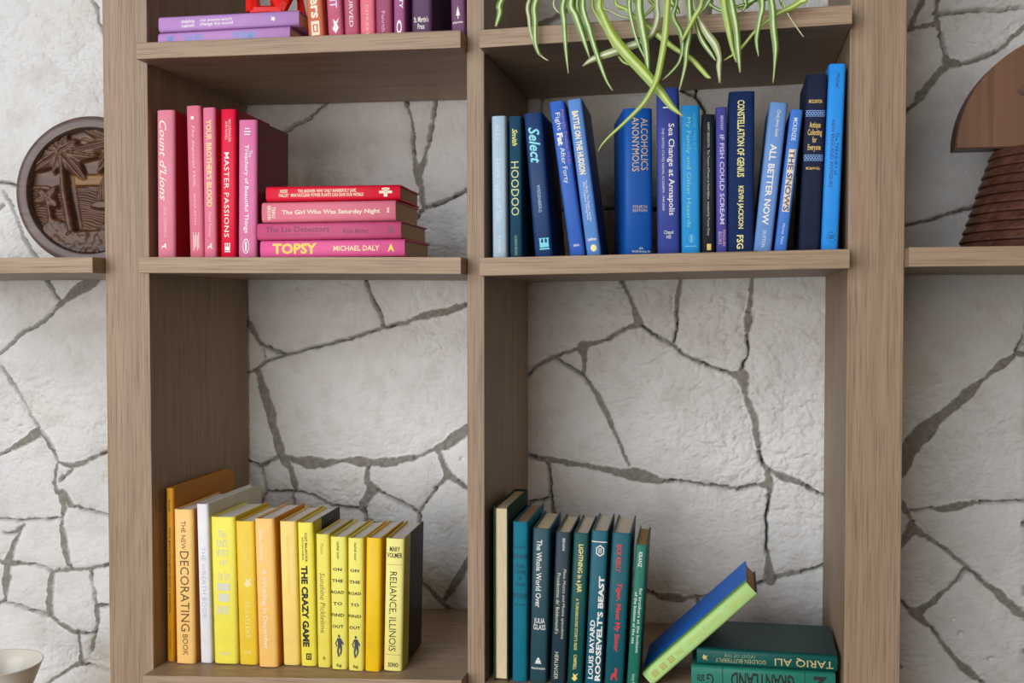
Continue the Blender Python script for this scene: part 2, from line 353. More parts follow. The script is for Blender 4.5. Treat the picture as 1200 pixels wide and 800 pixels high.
# ---------------------------------------------------------------- bookcase
XL0, XL1, XC0, XC1, XR0, XR1 = -0.0837, 0.0, 0.5616, 0.5902, 1.15, 1.2307
P = -0.0366                                    # shelves stand proud of the uprights
YB = D - 0.002
bc = thing('bookcase', 'tall built-in oak bookcase with open shelves in front of the pale stone wall', 'bookcase', (0.57, 0.17, -0.85))
def part_at(o, parent):
    o.parent = parent; o.matrix_parent_inverse = Matrix.Translation(-Vector(parent.location)); return o
for x0, x1 in ((XL0, XL1), (XC0, XC1), (XR0, XR1)):
    bm = bmesh.new(); add_box(bm, x0, x1, 0, YB, -0.85, 1.30, 0.0012)
    part_at(obj('upright', bm_mesh('upright', bm), M_oak_v), bc)
SH = {}
def shelf(key, x0, x1, vL, vR, uL=None, uR=None, th=None, zL=None, zR=None):
    """top front corners measured at both ends; shelves sag or tilt by a few millimetres"""
    if zL is None: zL = at(uL, vL, P).z
    if zR is None: zR = at(uR, vR, P).z
    t = th or 0.0285
    bm = bmesh.new(); add_box(bm, x0 + 0.0006, x1 - 0.0006, P, YB, -t, 0, 0.0012)
    for v in bm.verts: v.co.z += zL + (zR - zL) * (v.co.x - x0) / (x1 - x0)
    part_at(obj('shelf', bm_mesh('shelf', bm), M_oak_h), bc)
    SH[key] = (x0, x1, zL, zR)
def sz(key, x):
    x0, x1, a, b = SH[key]; return a + (b - a) * (x - x0) / (x1 - x0)
shelf('TL', XL1, XC0, 50, 35, 157, 540, 0.0275)
shelf('TR', XC1, XR0, 35, 5, 562, 998.5, 0.0280)
shelf('ML', XL1, XC0, 301, 301, 161.5, 540, 0.0270)
shelf('MR', XC1, XR0, 302, 291.5, 562.5, 995.5, 0.0285)
shelf('BL', XL1, XC0, 791.5, 797, 168, 542, 0.0280)
zbr = at_z(600, 799, 0).z
_z = at(600, 799, 0.012).z
shelf('BR', XC1, XR0, 0, 0, th=0.028, zL=_z, zR=_z + 0.007)
shelf('OL', -0.62, XL0, 302, 301, 0, 108, 0.0270)
shelf('OR', XR1, 1.78, 289.5, 288, 1066.5, 1200, 0.0285)
zb = -0.575; shelf('OB', -0.62, XL0, 0, 0, th=0.028, zL=zb, zR=zb)
shelf('UL', XL1, XC0, 0, 0, th=0.028, zL=1.06, zR=1.06)  # unseen shelf, added to block light above the top left compartment
shelf('UR', XC1, XR0, 0, 0, th=0.028, zL=1.08, zR=1.08)  # same on the right: unseen, added so the compartment below stays shaded

# ---------------------------------------------------------------- lettering
FONT = bpy.data.fonts.get('Bfont') or bpy.data.fonts.get('Bfont Regular')
_tm = {}
def text_shape(s, bold, shear, space):
    k = (s, bold, shear, space)
    if k in _tm: return _tm[k]
    cu = bpy.data.curves.new('lettering', 'FONT'); cu.body = s; cu.size = 1.0; cu.resolution_u = 2
    cu.offset = bold; cu.shear = shear; cu.space_character = space; cu.align_x = 'CENTER'; cu.space_line = 0.9
    o = bpy.data.objects.new('lettering', cu); COL.objects.link(o)
    bpy.context.view_layer.update()
    ev = o.evaluated_get(bpy.context.evaluated_depsgraph_get()); me = ev.to_mesh()
    vs = [(v.co.x, v.co.y) for v in me.vertices]; fs = [tuple(p.vertices) for p in me.polygons]
    ev.to_mesh_clear(); bpy.data.objects.remove(o); bpy.data.curves.remove(cu)
    x0 = min(v[0] for v in vs); x1 = max(v[0] for v in vs); y0 = min(v[1] for v in vs); y1 = max(v[1] for v in vs)
    _tm[k] = ([((x - x0) / (x1 - x0), (y - y0) / (y1 - y0)) for x, y in vs], fs); return _tm[k]
def T(s, f0, f1, a0, a1, c, name='title', bold=0.0, shear=0.0, mode='D', space=1.0, foil=False):
    return dict(s=s, f=(f0, f1), a=(a0, a1), c=c, name=name, bold=bold, shear=shear, mode=mode, space=space, foil=foil)
def G(kind, f0, f1, a0, a1, c, name='publisher_mark', foil=False):
    return dict(g=kind, f=(f0, f1), a=(a0, a1), c=c, name=name, foil=foil)
def ngon(cx, cy, rx, ry, n=16, ph=0): return [(cx + rx * math.cos(ph + k * 2 * math.pi / n), cy + ry * math.sin(ph + k * 2 * math.pi / n)) for k in range(n)]
def ring(cx, cy, r0, r1, n=20):
    a = ngon(cx, cy, r0, r0, n); b = ngon(cx, cy, r1, r1, n)
    return a + b, [(k, (k + 1) % n, n + (k + 1) % n, n + k) for k in range(n)]
def glyph(kind):
    V, F = [], []
    def add(p): n = len(V); V.extend(p); F.append(tuple(range(n, n + len(p))))
    def addm(vs, fs): n = len(V); V.extend(vs); F.extend([tuple(i + n for i in f) for f in fs])
    rect = lambda a, b, c, d: add([(a, c), (b, c), (b, d), (a, d)])
    if kind == 'bar': rect(0, 1, 0, 1)
    elif kind == 'ring': addm(*ring(.5, .5, .30, .5)); 
    elif kind == 'disc': add(ngon(.5, .5, .5, .5))
    elif kind == 'oval': addm(*ring(.5, .5, .42, .5)); rect(.36, .64, .2, .8)
    elif kind == 'box': rect(0, 1, 0, .22); rect(0, 1, .78, 1); rect(0, .2, .2, .8); rect(.8, 1, .2, .8); rect(.35, .65, .3, .7)
    elif kind == 'hex':
        h = ngon(.5, .5, .5, .5, 6, math.pi / 2); i = ngon(.5, .5, .38, .38, 6, math.pi / 2)
        addm(h + i, [(k, (k + 1) % 6, 6 + (k + 1) % 6, 6 + k) for k in range(6)]); rect(.34, .66, .3, .36); rect(.34, .66, .47, .53); rect(.34, .66, .64, .7); rect(.34, .4, .3, .7); rect(.6, .66, .3, .7)
    elif kind == 'tree': add([(.1, .25), (.9, .25), (.5, 1)]); rect(.42, .58, 0, .25)
    elif kind == 'house': rect(.0, 1, 0, .14); rect(.1, .9, .18, .5); add([(.2, .55), (.8, .55), (.65, .9), (.35, .9)]); add(ngon(.5, .88, .12, .12, 10))
    elif kind == 'run':
        add(ngon(.48, .93, .13, .07, 12)); add([(.3, .84), (.72, .84), (.8, .5), (.34, .5)]); add([(.3, .84), (.4, .80), (.16, .60), (.3, .48), (.22, .44), (.02, .6)])
        add([(.72, .84), (.8, .74), (1, .62), (.93, .52), (.78, .62)]); add([(.34, .5), (.6, .5), (.42, .26), (.56, .04), (.34, 0), (.22, .27)]); add([(.55, .5), (.8, .5), (.82, .30), (.66, .08), (.54, .12), (.62, .3)])
    elif kind == 'dog': add([(0, .1), (.2, .0), (.35, .3), (.7, .25), (.85, 0), (1, .1), (.85, .45), (.95, .75), (.75, 1), (.55, .9), (.6, .6), (.2, .5)])
    elif kind == 'cross': rect(0, 1, .36, .64); rect(.36, .64, 0, 1); rect(.74, .96, .2, .8)
    elif kind == 'lace':
        rect(0, 1, .0, .10); rect(0, 1, .9, 1)
        for k in range(7): addm([((k + .5) / 7 + sx_ * .07, .5 + sy_ * .34) for f_ in (.55, 1) for sx_, sy_ in [(f_ * math.cos(j * math.pi / 4), f_ * math.sin(j * math.pi / 4)) for j in range(8)]], [(j, (j + 1) % 8, 8 + (j + 1) % 8, 8 + j) for j in range(8)])
    elif kind == 'lines':
        for k in range(5): rect(k / 5, k / 5 + .12, .1 * (k % 3), 1 - .15 * (k % 2))
    elif kind == 'castle': rect(0, 1, 0, .12); rect(.05, .95, .2, .6); rect(.05, .2, .6, .9); rect(.42, .58, .6, .9); rect(.8, .95, .6, .9); rect(0, .3, .9, 1); rect(.36, .64, .9, 1); rect(.7, 1, .9, 1)
    elif kind == 'leaf': add([(.5, 0), (.9, .35), (.7, .6), (1, 1), (.55, .75), (.2, .95), (.3, .55), (.05, .3)])
    elif kind == 'burst':
        for k in range(10):
            a = k * .628; add([(.5 + .36 * math.cos(a), .5 + .36 * math.sin(a)), (.5 + .5 * math.cos(a + .12), .5 + .5 * math.sin(a + .12)), (.5 + .36 * math.cos(a + .3), .5 + .36 * math.sin(a + .3))])
        addm(*ring(.4, .48, .10, .16, 12)); addm(*ring(.62, .52, .10, .16, 12))
    return V, F

def spine_y(x, w, rnd):
    q = min(1.0, abs(2 * x / w)); return rnd * q ** 2 + 0.0030 * q ** 9

def put_print(root, w, h, rnd, it, fore=0.0):
    (f0, f1), (a0, a1) = it['f'], it['a']
    zt, zb_ = h * (1 - f0), h * (1 - f1); xl, xr = -w / 2 + w * a0, -w / 2 + w * a1
    if 's' in it: vs, fs = text_shape(it['s'], it['bold'], it['shear'], it['space']); mode = it['mode']
    else: vs, fs = glyph(it['g']); mode = 'A'
    bm = bmesh.new()
    for p, q in vs:
        if mode == 'D': x = xl + (xr - xl) * q; z = zt + (zb_ - zt) * p
        elif mode == 'U': x = xr + (xl - xr) * q; z = zb_ + (zt - zb_) * p
        else: x = xl + (xr - xl) * p; z = zb_ + (zt - zb_) * q
        bm.verts.new((x, 0, z))
    bm.verts.ensure_lookup_table()
    for f in fs:
        try: bm.faces.new([bm.verts[i] for i in f])
        except ValueError: pass
    for k in range(1, 12):
        x = -w / 2 + w * k / 12
        if xl < x < xr: bmesh.ops.bisect_plane(bm, geom=list(bm.verts) + list(bm.edges) + list(bm.faces), plane_co=(x, 0, 0), plane_no=(1, 0, 0))
    for v in bm.verts: v.co.y = spine_y(v.co.x, w, rnd) - 0.00030
    me = bpy.data.meshes.new(it['name']); bm.to_mesh(me); bm.free()
    obj(it['name'], me, ink(it['c'], it['foil']), root)

# ---------------------------------------------------------------- books
GAP = 0.00035
def make_book(root, w, h, d, spine_c, board_c=None, pages_c=(226, 214, 192), rnd=0.0012, cloth=False, prints=(), left_c=None, right_c=None, wraps=()):
    w = w - 2 * GAP
    bd = 0.0024 if w > 0.014 else 0.0017
    jy = 0.0085                                   # the joint where the boards start
    lc = left_c or board_c or spine_c; rc = right_c or board_c or spine_c
    # spine
    n = 14; outer = []
    for k in range(n + 1):
        x = -w / 2 + w * k / n; outer.append((x, spine_y(x, w, rnd)))
    e = spine_y(w / 2, w, rnd)
    path = [(-w / 2 + 0.0009, jy), (-w / 2 + 0.0003, (jy + e) / 2)] + outer + [(w / 2 - 0.0003, (jy + e) / 2), (w / 2 - 0.0009, jy)]
    inner = [(max(-w / 2 + bd, min(w / 2 - bd, x)), max(y + 0.0012, 0.0012) if i not in (0, len(path) - 1) else y) for i, (x, y) in enumerate(path)]
    V = []; F = []
    zz = [(0, 0.0006), (0.0008, 0), (h - 0.0008, 0), (h, 0.0006)]
    for z, ins in zz:
        for (x, y) in path: V.append((x * (1 - 2 * ins / w), y + ins, z))
    m = len(path)
    for r in range(3):
        for i in range(m - 1): F.append((r * m + i, r * m + i + 1, (r + 1) * m + i + 1, (r + 1) * m + i))
    b0 = len(V)
    for z in (0, h):
        for (x, y) in inner: V.append((x, y, z))
    for i in range(m - 1):
        F.append((b0 + i + 1, b0 + i, b0 + m + i, b0 + m + i + 1))
        F.append((i + 1, i, b0 + i, b0 + i + 1)); F.append((3 * m + i, 3 * m + i + 1, b0 + m + i + 1, b0 + m + i))
    me = mesh_of('spine', V, F)
    for p in me.polygons: p.use_smooth = True
    sp = obj('spine', me, cover_mat(spine_c, cloth), root)
    # boards
    for s, c in ((-1, lc), (1, rc)):
        bm = bmesh.new(); xa, xb = sorted((s * w / 2, s * (w / 2 - bd))); add_box(bm, xa, xb, jy, d, 0, h, 0.0005, 1)
        o = obj('cover_board', bm_mesh('cover_board', bm), cover_mat(c, cloth), root)
        if c != spine_c: o['label'] = 'cover board in another colour than the spine'
    # text block
    bm = bmesh.new(); add_box(bm, -w / 2 + bd, w / 2 - bd, 0.0032 + rnd, d - 0.004, 0.003, h - 0.0035)
    obj('pages', bm_mesh('pages', bm), pages_mat(pages_c), root)
    for sd, y1, c in wraps:                     # spine cloth folded a little way over the board
        bm = bmesh.new(); xa, xb = sorted((sd * (w / 2 - .0004), sd * (w / 2 + .00028))); add_box(bm, xa, xb, jy - .0008, y1, 0.0002, h - .0002)
        obj('spine_wrap', bm_mesh('spine_wrap', bm), cover_mat(c, cloth), root)
    for it in prints: put_print(root, w, h, rnd, it)

BOOKS = []
def stand(key, label, group, b, t, vt, vb, d, spine, Y=0.012, rot=0.0, htweak=0.0, **kw):
    """upright book: b, t = left and right edge of the spine at foot and head, vt = head, vb = foot"""
    ub = (b[0] + b[1]) / 2; ut = (t[0] + t[1]) / 2
    B = at(ub, vb, Y); Tp = at(ut, vt, Y)
    w = 0.5 * ((at(b[1], vb, Y) - at(b[0], vb, Y)).x + (at(t[1], vt, Y) - at(t[0], vt, Y)).x)
    zs = max(sz(key, B.x - w / 2), sz(key, B.x + w / 2))
    th = math.atan2(Tp.x - B.x, Tp.z - zs); h = math.hypot(Tp.x - B.x, Tp.z - zs) + htweak
    w *= math.cos(th)
    root = thing('book', label, 'book', (B.x, Y, zs + abs(math.sin(th)) * w / 2 + 0.0003), (0, th, math.radians(rot)), group)
    make_book(root, w, h, d, spine, **kw)
    return root
def lie(label, group, z0, uL, uR, vt, vb, d, spine, Y=0.012, rot=0.0, flip=False, **kw):
    """book lying on its side, spine outwards; returns the height of its upper board"""
    a = at(uL, (vt + vb) / 2, Y); c = at(uR, (vt + vb) / 2, Y); w = (at((uL + uR) / 2, vt, Y) - at((uL + uR) / 2, vb, Y)).z
    L = c.x - a.x
    r = math.radians(rot); cx = (a.x + c.x) / 2
    end = (cx + (L / 2) * math.cos(r) * (-1 if flip else 1), Y + (L / 2) * math.sin(r) * (-1 if flip else 1), z0 + w / 2 + 0.0003)
    root = thing('book', label, 'book', end, (0, math.pi / 2 if flip else -math.pi / 2, r), group)
    make_book(root, w, L, d, spine, **kw)
    return z0 + w + 0.0004

CR = (250, 232, 205); WH = (244, 240, 236); GOLD = (236, 200, 110); YEL = (250, 226, 130); BLK = (30, 28, 26)
# --- purple and pink books, top shelf on the left
g = 'purple, pink and orange books on the upper left shelf'
zt = sz('TL', 0.12)
zt = lie('lilac book lying lowest under another lilac book beside the left upright', g, max(sz('TL', 0.0), sz('TL', .25)), 185, 339.8, 39.5, 58.5, 0.15, (186, 136, 196),
    prints=[T('DEBBIE', .07, .12, .3, .8, (110, 160, 220), 'author', .02), T('CALVELL', .2, .36, .3, .8, (110, 160, 220), bold=.02), T('POEMS', .58, .75, .3, .8, (110, 160, 220), bold=.02)])
z_lil = lie('lilac book lying on top of the two-book pile, red sculpture standing on it', g, zt, 186.7, 349.6, 19.5, 37.8, 0.155, (184, 138, 200), rot=1.5,
    prints=[T('debbie\ncalvell', .165, .265, .22, .72, WH, 'author', .015), T("my poems won't\nchange the world", .30, .535, .22, .76, WH, bold=.015), G('leaf', .80, .835, .3, .7, WH)])
tops = [  # label, foot, head(at v=0), colour, prints
 ('orange book with cream serif lettering, first upright beside the lilac pile', (360.6, 380), (356.6, 378), (206, 106, 74), .235, [T('ners', .62, .83, .28, .72, CR, bold=.03), G('box', .85, .95, .25, .75, CR)], -1.0),
 ('dusty pink book with pale lavender capitals beside the orange book', (384, 402), (382, 399.5), (198, 92, 122), .232, [T('ENT', .62, .76, .25, .72, (226, 214, 240), bold=.02), G('leaf', .83, .94, .3, .8, WH)], 0),
 ('rose pink book with thin white capitals, third upright on upper left shelf', (403.4, 420.5), (401.6, 419.6), (186, 84, 112), .236, [T('THE CURVED', .50, .90, .38, .66, (240, 214, 222), bold=.01)], 0),
 ('coral pink book with faint lettering between rose and plum books', (421.7, 439.2), (420.9, 438.4), (232, 116, 136), .225, [T('DEMUERTI', .74, .97, .4, .62, (246, 190, 190), 'author')], 0),
 ('plum pink book with slanting pale title, fifth upright on upper left shelf', (440, 459.4), (438.9, 459), (160, 72, 106), .238, [T('AMY', .58, .72, .35, .62, (244, 214, 222), shear=.25), T('Penrith', .80, .94, .38, .6, (230, 180, 200), 'author')], 0),
 ('violet pink book with bold white capitals and a white ring at its foot', (460.8, 475), (459.4, 476), (160, 84, 136), .230, [T('URBANITY', .50, .78, .52, .82, WH, bold=.03), T('politics', .54, .70, .22, .42, WH, 'subtitle'), G('ring', .86, .96, .28, .72, WH)], 0),
 ('dark purple book with white author name, before the gap on the shelf', (481.8, 506), (481.8, 506), (88, 56, 92), .228, [T('Andrews', .46, .70, .32, .6, WH, 'author', .02), T("St. Martin's\nPress", .84, .93, .12, .84, WH, 'publisher', .01, mode='A')], 0),
 ('plum book leaning on the middle upright with white sail mark at its foot', (528.7, 546.0), (527, 545.5), (112, 70, 106), .230, [T('JONES', .44, .70, .3, .66, CR, bold=.02), G('tree', .78, .87, .32, .68, WH), T('gunpowder', .885, .905, .12, .84, WH, 'publisher', .02, mode='A')], 0),
]
for i, (lb, b, t, c, h, pr, rt) in enumerate(tops):
    Y = 0.012; B = at((b[0] + b[1]) / 2, 42, Y); Tp = at((t[0] + t[1]) / 2, 0, Y); th = math.atan2(Tp.x - B.x, Tp.z - B.z)
    w = (at(b[1], 42, Y) - at(b[0], 42, Y)).x
    zz = max(sz('TL', B.x - w / 2), sz('TL', B.x + w / 2)); x = B.x + (zz - B.z) * math.tan(th)
    root = thing('book', lb, 'book', (x, Y, zz + abs(math.sin(th)) * w / 2 + .0003), (0, th, 0), g)
    make_book(root, w, h, 0.15, c, prints=pr)

# --- pink and red books, middle shelf on the left
g = 'pink and red books on the middle left shelf'
PK = (222, 120, 146)
stand('ML', 'pale pink book with white script title, first upright beside the left upright', g, (184.5, 204.5), (183, 204), 129, 300, .15, (226, 132, 154), right_c=(168, 4, 34), left_c=(168, 4, 34), rot=3,
    prints=[T("Count d'Lions", .07, .61, .16, .58, CR, bold=.01, shear=.35), T('JANE CORNFELD', .65, .86, .34, .56, (246, 190, 200), 'author'), G('dog', .90, .935, .25, .55, WH)])
stand('ML', 'tallest rose pink book with thin script title, tilting left', g, (222.5, 238), (216.7, 235.0), 124, 300, .15, (224, 118, 140), right_c=(214, 40, 90), rot=1,
    prints=[G('bar', .07, .09, .35, .55, WH), T('The Imperial Wife', .13, .53, .34, .58, (250, 214, 214), shear=.4), T('IRINA REYN', .58, .78, .42, .56, (248, 200, 205), 'author'), G('lines', .83, .95, .3, .75, (250, 214, 214))])
stand('ML', 'pink book with bold yellow capitals on its spine', g, (239.0, 253), (236.2, 252), 126, 300, .15, (228, 122, 152), right_c=(200, 20, 60), rot=1,
    prints=[T("YOUR BROTHER'S BLOOD", .08, .66, .3, .74, (252, 222, 140), bold=.025), T('David Towsey', .69, .86, .36, .66, (250, 200, 180), 'author', shear=.2), G('dog', .90, .94, .3, .7, CR)])
stand('ML', 'bright red upright book with white capitals, among pink ones', g, (258, 276), (258, 276), 128, 300, .15, (226, 16, 62), right_c=(170, 4, 32), rot=2,
    prints=[T('MOLDENHAUER\nAND NUNELL', .07, .22, .32, .70, (250, 190, 200), 'author', .01), T('MASTER PASSIONS', .29, .86, .26, .58, WH, bold=.008, space=1.1), G('castle', .90, .96, .28, .66, WH)])
stand('ML', 'shorter mauve pink upright book beside the horizontal pile, dark red cover', g, (279, 300), (279, 301), 140.5, 300, .150, (224, 122, 168), right_c=(116, 0, 30), left_c=(116, 0, 30), rot=3,
    prints=[G('bar', .060, .068, .36, .62, WH), G('bar', .082, .090, .3, .68, WH), G('bar', .102, .110, .34, .64, WH), T('The', .22, .27, .55, .76, WH), T('Treachery of Beautiful Things', .18, .82, .30, .58, WH, bold=.015), G('oval', .86, .97, .26, .62, WH)])
PG = (196, 180, 160)
z = max(sz('ML', .2), sz('ML', .45))
z = lie('hot pink book with big yellow capitals, lowest of the horizontal pile', g, z, 305, 474, 281.0, 301.8, .155, (226, 92, 152), rot=0.5, pages_c=PG, right_c=(226, 92, 152),
    prints=[T('TOPSY', .09, .40, .20, .84, (250, 214, 90), bold=.04), T('MICHAEL DALY', .515, .83, .36, .66, (250, 226, 170), 'author', .02), T('A', .885, .93, .30, .72, (250, 214, 90), 'publisher_mark', .05)])
z = lie('dusty rose book with grey typewriter lettering, second from the bottom of the pile', g, z, 301.4, 469.7, 257.7, 278.2, .16, (196, 78, 122), rot=0.5, pages_c=PG,
    prints=[T('The Lie Detectors', .06, .51, .44, .78, (104, 48, 78)), T('The History of an American Obsession', .06, .44, .22, .36, (150, 70, 104), 'subtitle'), T('Ken Alder', .605, .78, .34, .62, (104, 48, 78), 'author'), G('leaf', .91, .95, .2, .8, (130, 56, 88))])
z = lie('soft pink book with white rounded title, second from the top of the pile', g, z, 307.4, 463, 232, 256.2, .15, (222, 118, 140), rot=1.5, pages_c=PG,
    prints=[T('HEATHER\nO\'NEILL', .045, .105, .12, .86, CR, 'author', .02, mode='A'), T('The Girl Who Was Saturday Night', .155, .885, .32, .60, CR, bold=.022), G('lines', .935, .955, .4, .65, CR)])
z = lie('bright red book with small cream capitals, topmost of the horizontal pile', g, z, 313.5, 467.5, 212.5, 230.5, .145, (222, 18, 52), rot=4, pages_c=(180, 160, 140),
    prints=[T('REESE\nPALLEY', .10, .175, .28, .78, CR, 'author', .02), T('THE ANSWER: WHY ONLY INHERENTLY SAFE,\nMINI NUCLEAR POWER PLANTS CAN SAVE OUR WORLD', .19, .73, .28, .78, CR, bold=.02), G('cross', .845, .94, .22, .82, CR)])

# --- blue books, middle shelf on the right
g = 'blue books on the middle right shelf'
stand('MR', 'pale grey blue book with faded lettering, first beside the middle upright', g, (577, 594), (575.5, 592.5), 136, 300, .15, (176, 200, 218), right_c=(200, 212, 222), rot=1,
    prints=[T('ALEX', .06, .18, .3, .6, (206, 220, 230), 'author', .01), T('Line a ripple of Salt', .30, .74, .2, .7, (206, 222, 232), bold=.015), T('KNOPF', .84, .96, .4, .62, (220, 228, 234), 'publisher')])
stand('MR', 'narrow dark teal book with yellow capitals, second from the middle upright', g, (597.5, 612), (596, 611), 136, 300, .15, (30, 72, 98), rot=1, cloth=True,
    prints=[T('Smith', .09, .21, .25, .68, (232, 226, 110), 'author', .025, .3), T('HOODOO', .32, .70, .14, .78, (216, 220, 140)), T('CLARION BOOKS', .84, .98, .4, .62, (160, 190, 150), 'publisher')])
stand('MR', 'dark navy book with turquoise brush script, tilting left', g, (627.5, 647), (612.5, 635.5), 133, 299, .145, (30, 60, 110), right_c=(20, 36, 70), rot=0.5,
    prints=[T('Select', .10, .35, .18, .80, (140, 230, 240), bold=.02, shear=.3), T('WEISENBERG', .50, .69, .42, .60, (160, 190, 220), 'author', .01), G('castle', .87, .95, .3, .86, (120, 220, 236))])
stand('MR', 'medium blue book with white and thin red lettering, tilting left', g, (668, 686), (643.0, 661.0), 120, 298, .15, (56, 104, 196), rot=2, right_c=(50, 90, 180),
    prints=[T('Fight', .075, .19, .22, .62, WH), T('Fat', .205, .285, .22, .62, WH, bold=.05), T('After Forty', .30, .53, .22, .62, WH), T('Pamela Peeke, M.D.', .06, .42, .70, .92, (196, 130, 170), 'author'), T('VIKING', .925, .94, .3, .7, WH, 'publisher', .02, mode='A')])
stand('MR', 'tallest tilting blue book with cream condensed capitals, dark cover edge to the gap', g, (687.5, 705), (664.5, 681.5), 117.5, 297.5, .15, (96, 144, 214), right_c=(34, 58, 104), rot=1.5,
    prints=[T('BATTLE ON THE HUDSON', .075, .48, .22, .66, (252, 238, 196), bold=.04), T('The Battle, The Dangers, and the\nWar\'s Forgotten Turning Point', .52, .78, .3, .66, (236, 236, 240), 'subtitle', .01), T('Sullivan', .885, .905, .2, .8, WH, 'publisher', .02, mode='A'), G('disc', .93, .975, .32, .74, (252, 236, 170))])
stand('MR', 'thick royal blue glossy book with gold capitals, turned slightly right of the gap', g, (731.5, 766), (731, 764.5), 127, 296, .15, (14, 84, 168), rot=12, rnd=.003,
    prints=[T('ALCOHOLICS\nANONYMOUS', .06, .43, .28, .84, (220, 190, 130), bold=.0, foil=True), T('FOURTH\nEDITION', .66, .705, .3, .8, (220, 200, 160), 'subtitle', mode='A'), T('A.A.\nWorld Services, Inc.', .945, .985, .25, .92, WH, 'publisher', mode='A')])
stand('MR', 'tall indigo blue book with white title beside the thick royal blue one', g, (771.0, 796), (768, 796), 103, 295, .15, (54, 70, 150), rot=2,
    prints=[G('bar', .115, .122, .3, .7, WH), T('Sea Change at Annapolis', .215, .765, .46, .80, WH, bold=.008), T('THE UNITED STATES NAVAL ACADEMY, 1949-2000', .24, .735, .22, .34, (224, 220, 240), 'subtitle'), T('Chapel\nHill', .855, .905, .3, .72, WH, 'publisher', mode='A')])
stand('MR', 'bright cyan blue book with pale greenish lettering in the middle of the row', g, (799.0, 820.5), (797.2, 820.5), 123.6, 294.5, .15, (38, 150, 220), rot=2,
    prints=[T('My Family and Other Hazards', .08, .82, .24, .52, (130, 210, 190), bold=.0), T('JUNE MELBY', .05, .30, .62, .80, (80, 180, 220), 'author'), G('oval', .87, .925, .4, .66, (130, 210, 220)), G('bar', .945, .95, .2, .8, (120, 200, 220))])
stand('MR', 'short thin black book with tiny pale lettering between blue and purple ones', g, (822, 838), (822, 837.6), 134, 294, .14, (24, 30, 40), rot=2,
    prints=[T('HARRY BERGERON   The Treasure of Flowers to Sweet Babies   translated by Thomas Cleary', .06, .87, .38, .62, (200, 196, 170)), G('bar', .93, .975, .4, .72, GOLD)])
stand('MR', 'narrow purple blue book with pale rounded capitals', g, (839.5, 852.5), (838.5, 852.3), 125.5, 293.7, .15, (76, 76, 158), rot=2,
    prints=[T('BENCHLEY', .06, .16, .42, .66, (210, 206, 236), 'author', .01), T('IF FISH COULD SCREAM', .19, .80, .34, .74, (216, 212, 240), bold=.01), T('PENGUIN\nBOOKS', .84, .95, .2, .85, (220, 170, 200), 'publisher', mode='D')])
stand('MR', 'thick dark navy book with tall pale yellow capitals', g, (853.2, 883), (853.2, 885), 107, 293, .155, (26, 46, 92), rot=1, cloth=True,
    prints=[T('CONSTELLATION OF GENIUS', .055, .53, .34, .62, (244, 234, 150), bold=.02), T('KEVIN JACKSON', .585, .85, .34, .60, (244, 234, 150), 'author', .02), T('FSG', .89, .975, .34, .60, (244, 234, 150), 'publisher', .02)])
stand('MR', 'light periwinkle blue book with wide white capitals, tilting right', g, (883, 904), (902, 924.0), 121, 293, .15, (110, 152, 214), rot=1, right_c=(96, 136, 200),
    prints=[T('Cindy Jenny Smith', .05, .23, .4, .66, WH, 'author', .0, .3), T('ALL BETTER NOW', .28, .82, .28, .66, WH, bold=.022), T('DUTTON', .86, .97, .4, .6, (226, 234, 246), 'publisher')])
stand('MR', 'narrow cornflower blue book with cream outlined capitals, tilting right', g, (907, 922.5), (926.8, 941.5), 129, 292, .15, (70, 128, 214), rot=0.6,
    prints=[T('MCKENZIE', .06, .22, .3, .66, (226, 236, 250), 'author', .01), G('bar', .28, .72, .24, .80, (240, 222, 196), 'title_panel'), T('THE SNOWS', .285, .715, .28, .76, (58, 84, 150), bold=.03), T('Money Tales', .80, .95, .36, .62, (226, 236, 250), 'subtitle', 0, .3)])
stand('MR', 'black navy cloth book with worn head and gold title, tilting right', g, (936.5, 960.5), (945.5, 970), 87, 291.5, .15, (34, 40, 66), rot=0.4, cloth=True,
    prints=[T('MCCLINTON', .145, .165, .15, .8, GOLD, 'author', .02, mode='A'), G('lace', .205, .24, 0.02, .98, (130, 170, 230), 'ornament_band'), T('Antique\nCollecting\nfor\nEveryone', .27, .44, .16, .86, GOLD, bold=.015, mode='A'), G('lace', .455, .49, 0.02, .98, (130, 170, 230), 'ornament_band'), T('MCGRAW-HILL', .525, .54, .15, .85, GOLD, 'publisher', .01, mode='A')])
stand('MR', 'tallest vivid sky blue book, last beside the right upright', g, (962, 982.5), (971.5, 992), 75, 291, .155, (44, 150, 240), rot=0.3,
    prints=[T('Michael', .05, .13, .46, .66, (20, 50, 110), 'author', 0, .2), T('The TREASURY of\nNEW ENGLAND ANTIQUES', .30, .66, .26, .74, (20, 60, 130), bold=.0), G('burst', .895, .96, .26, .86, (16, 44, 90))])

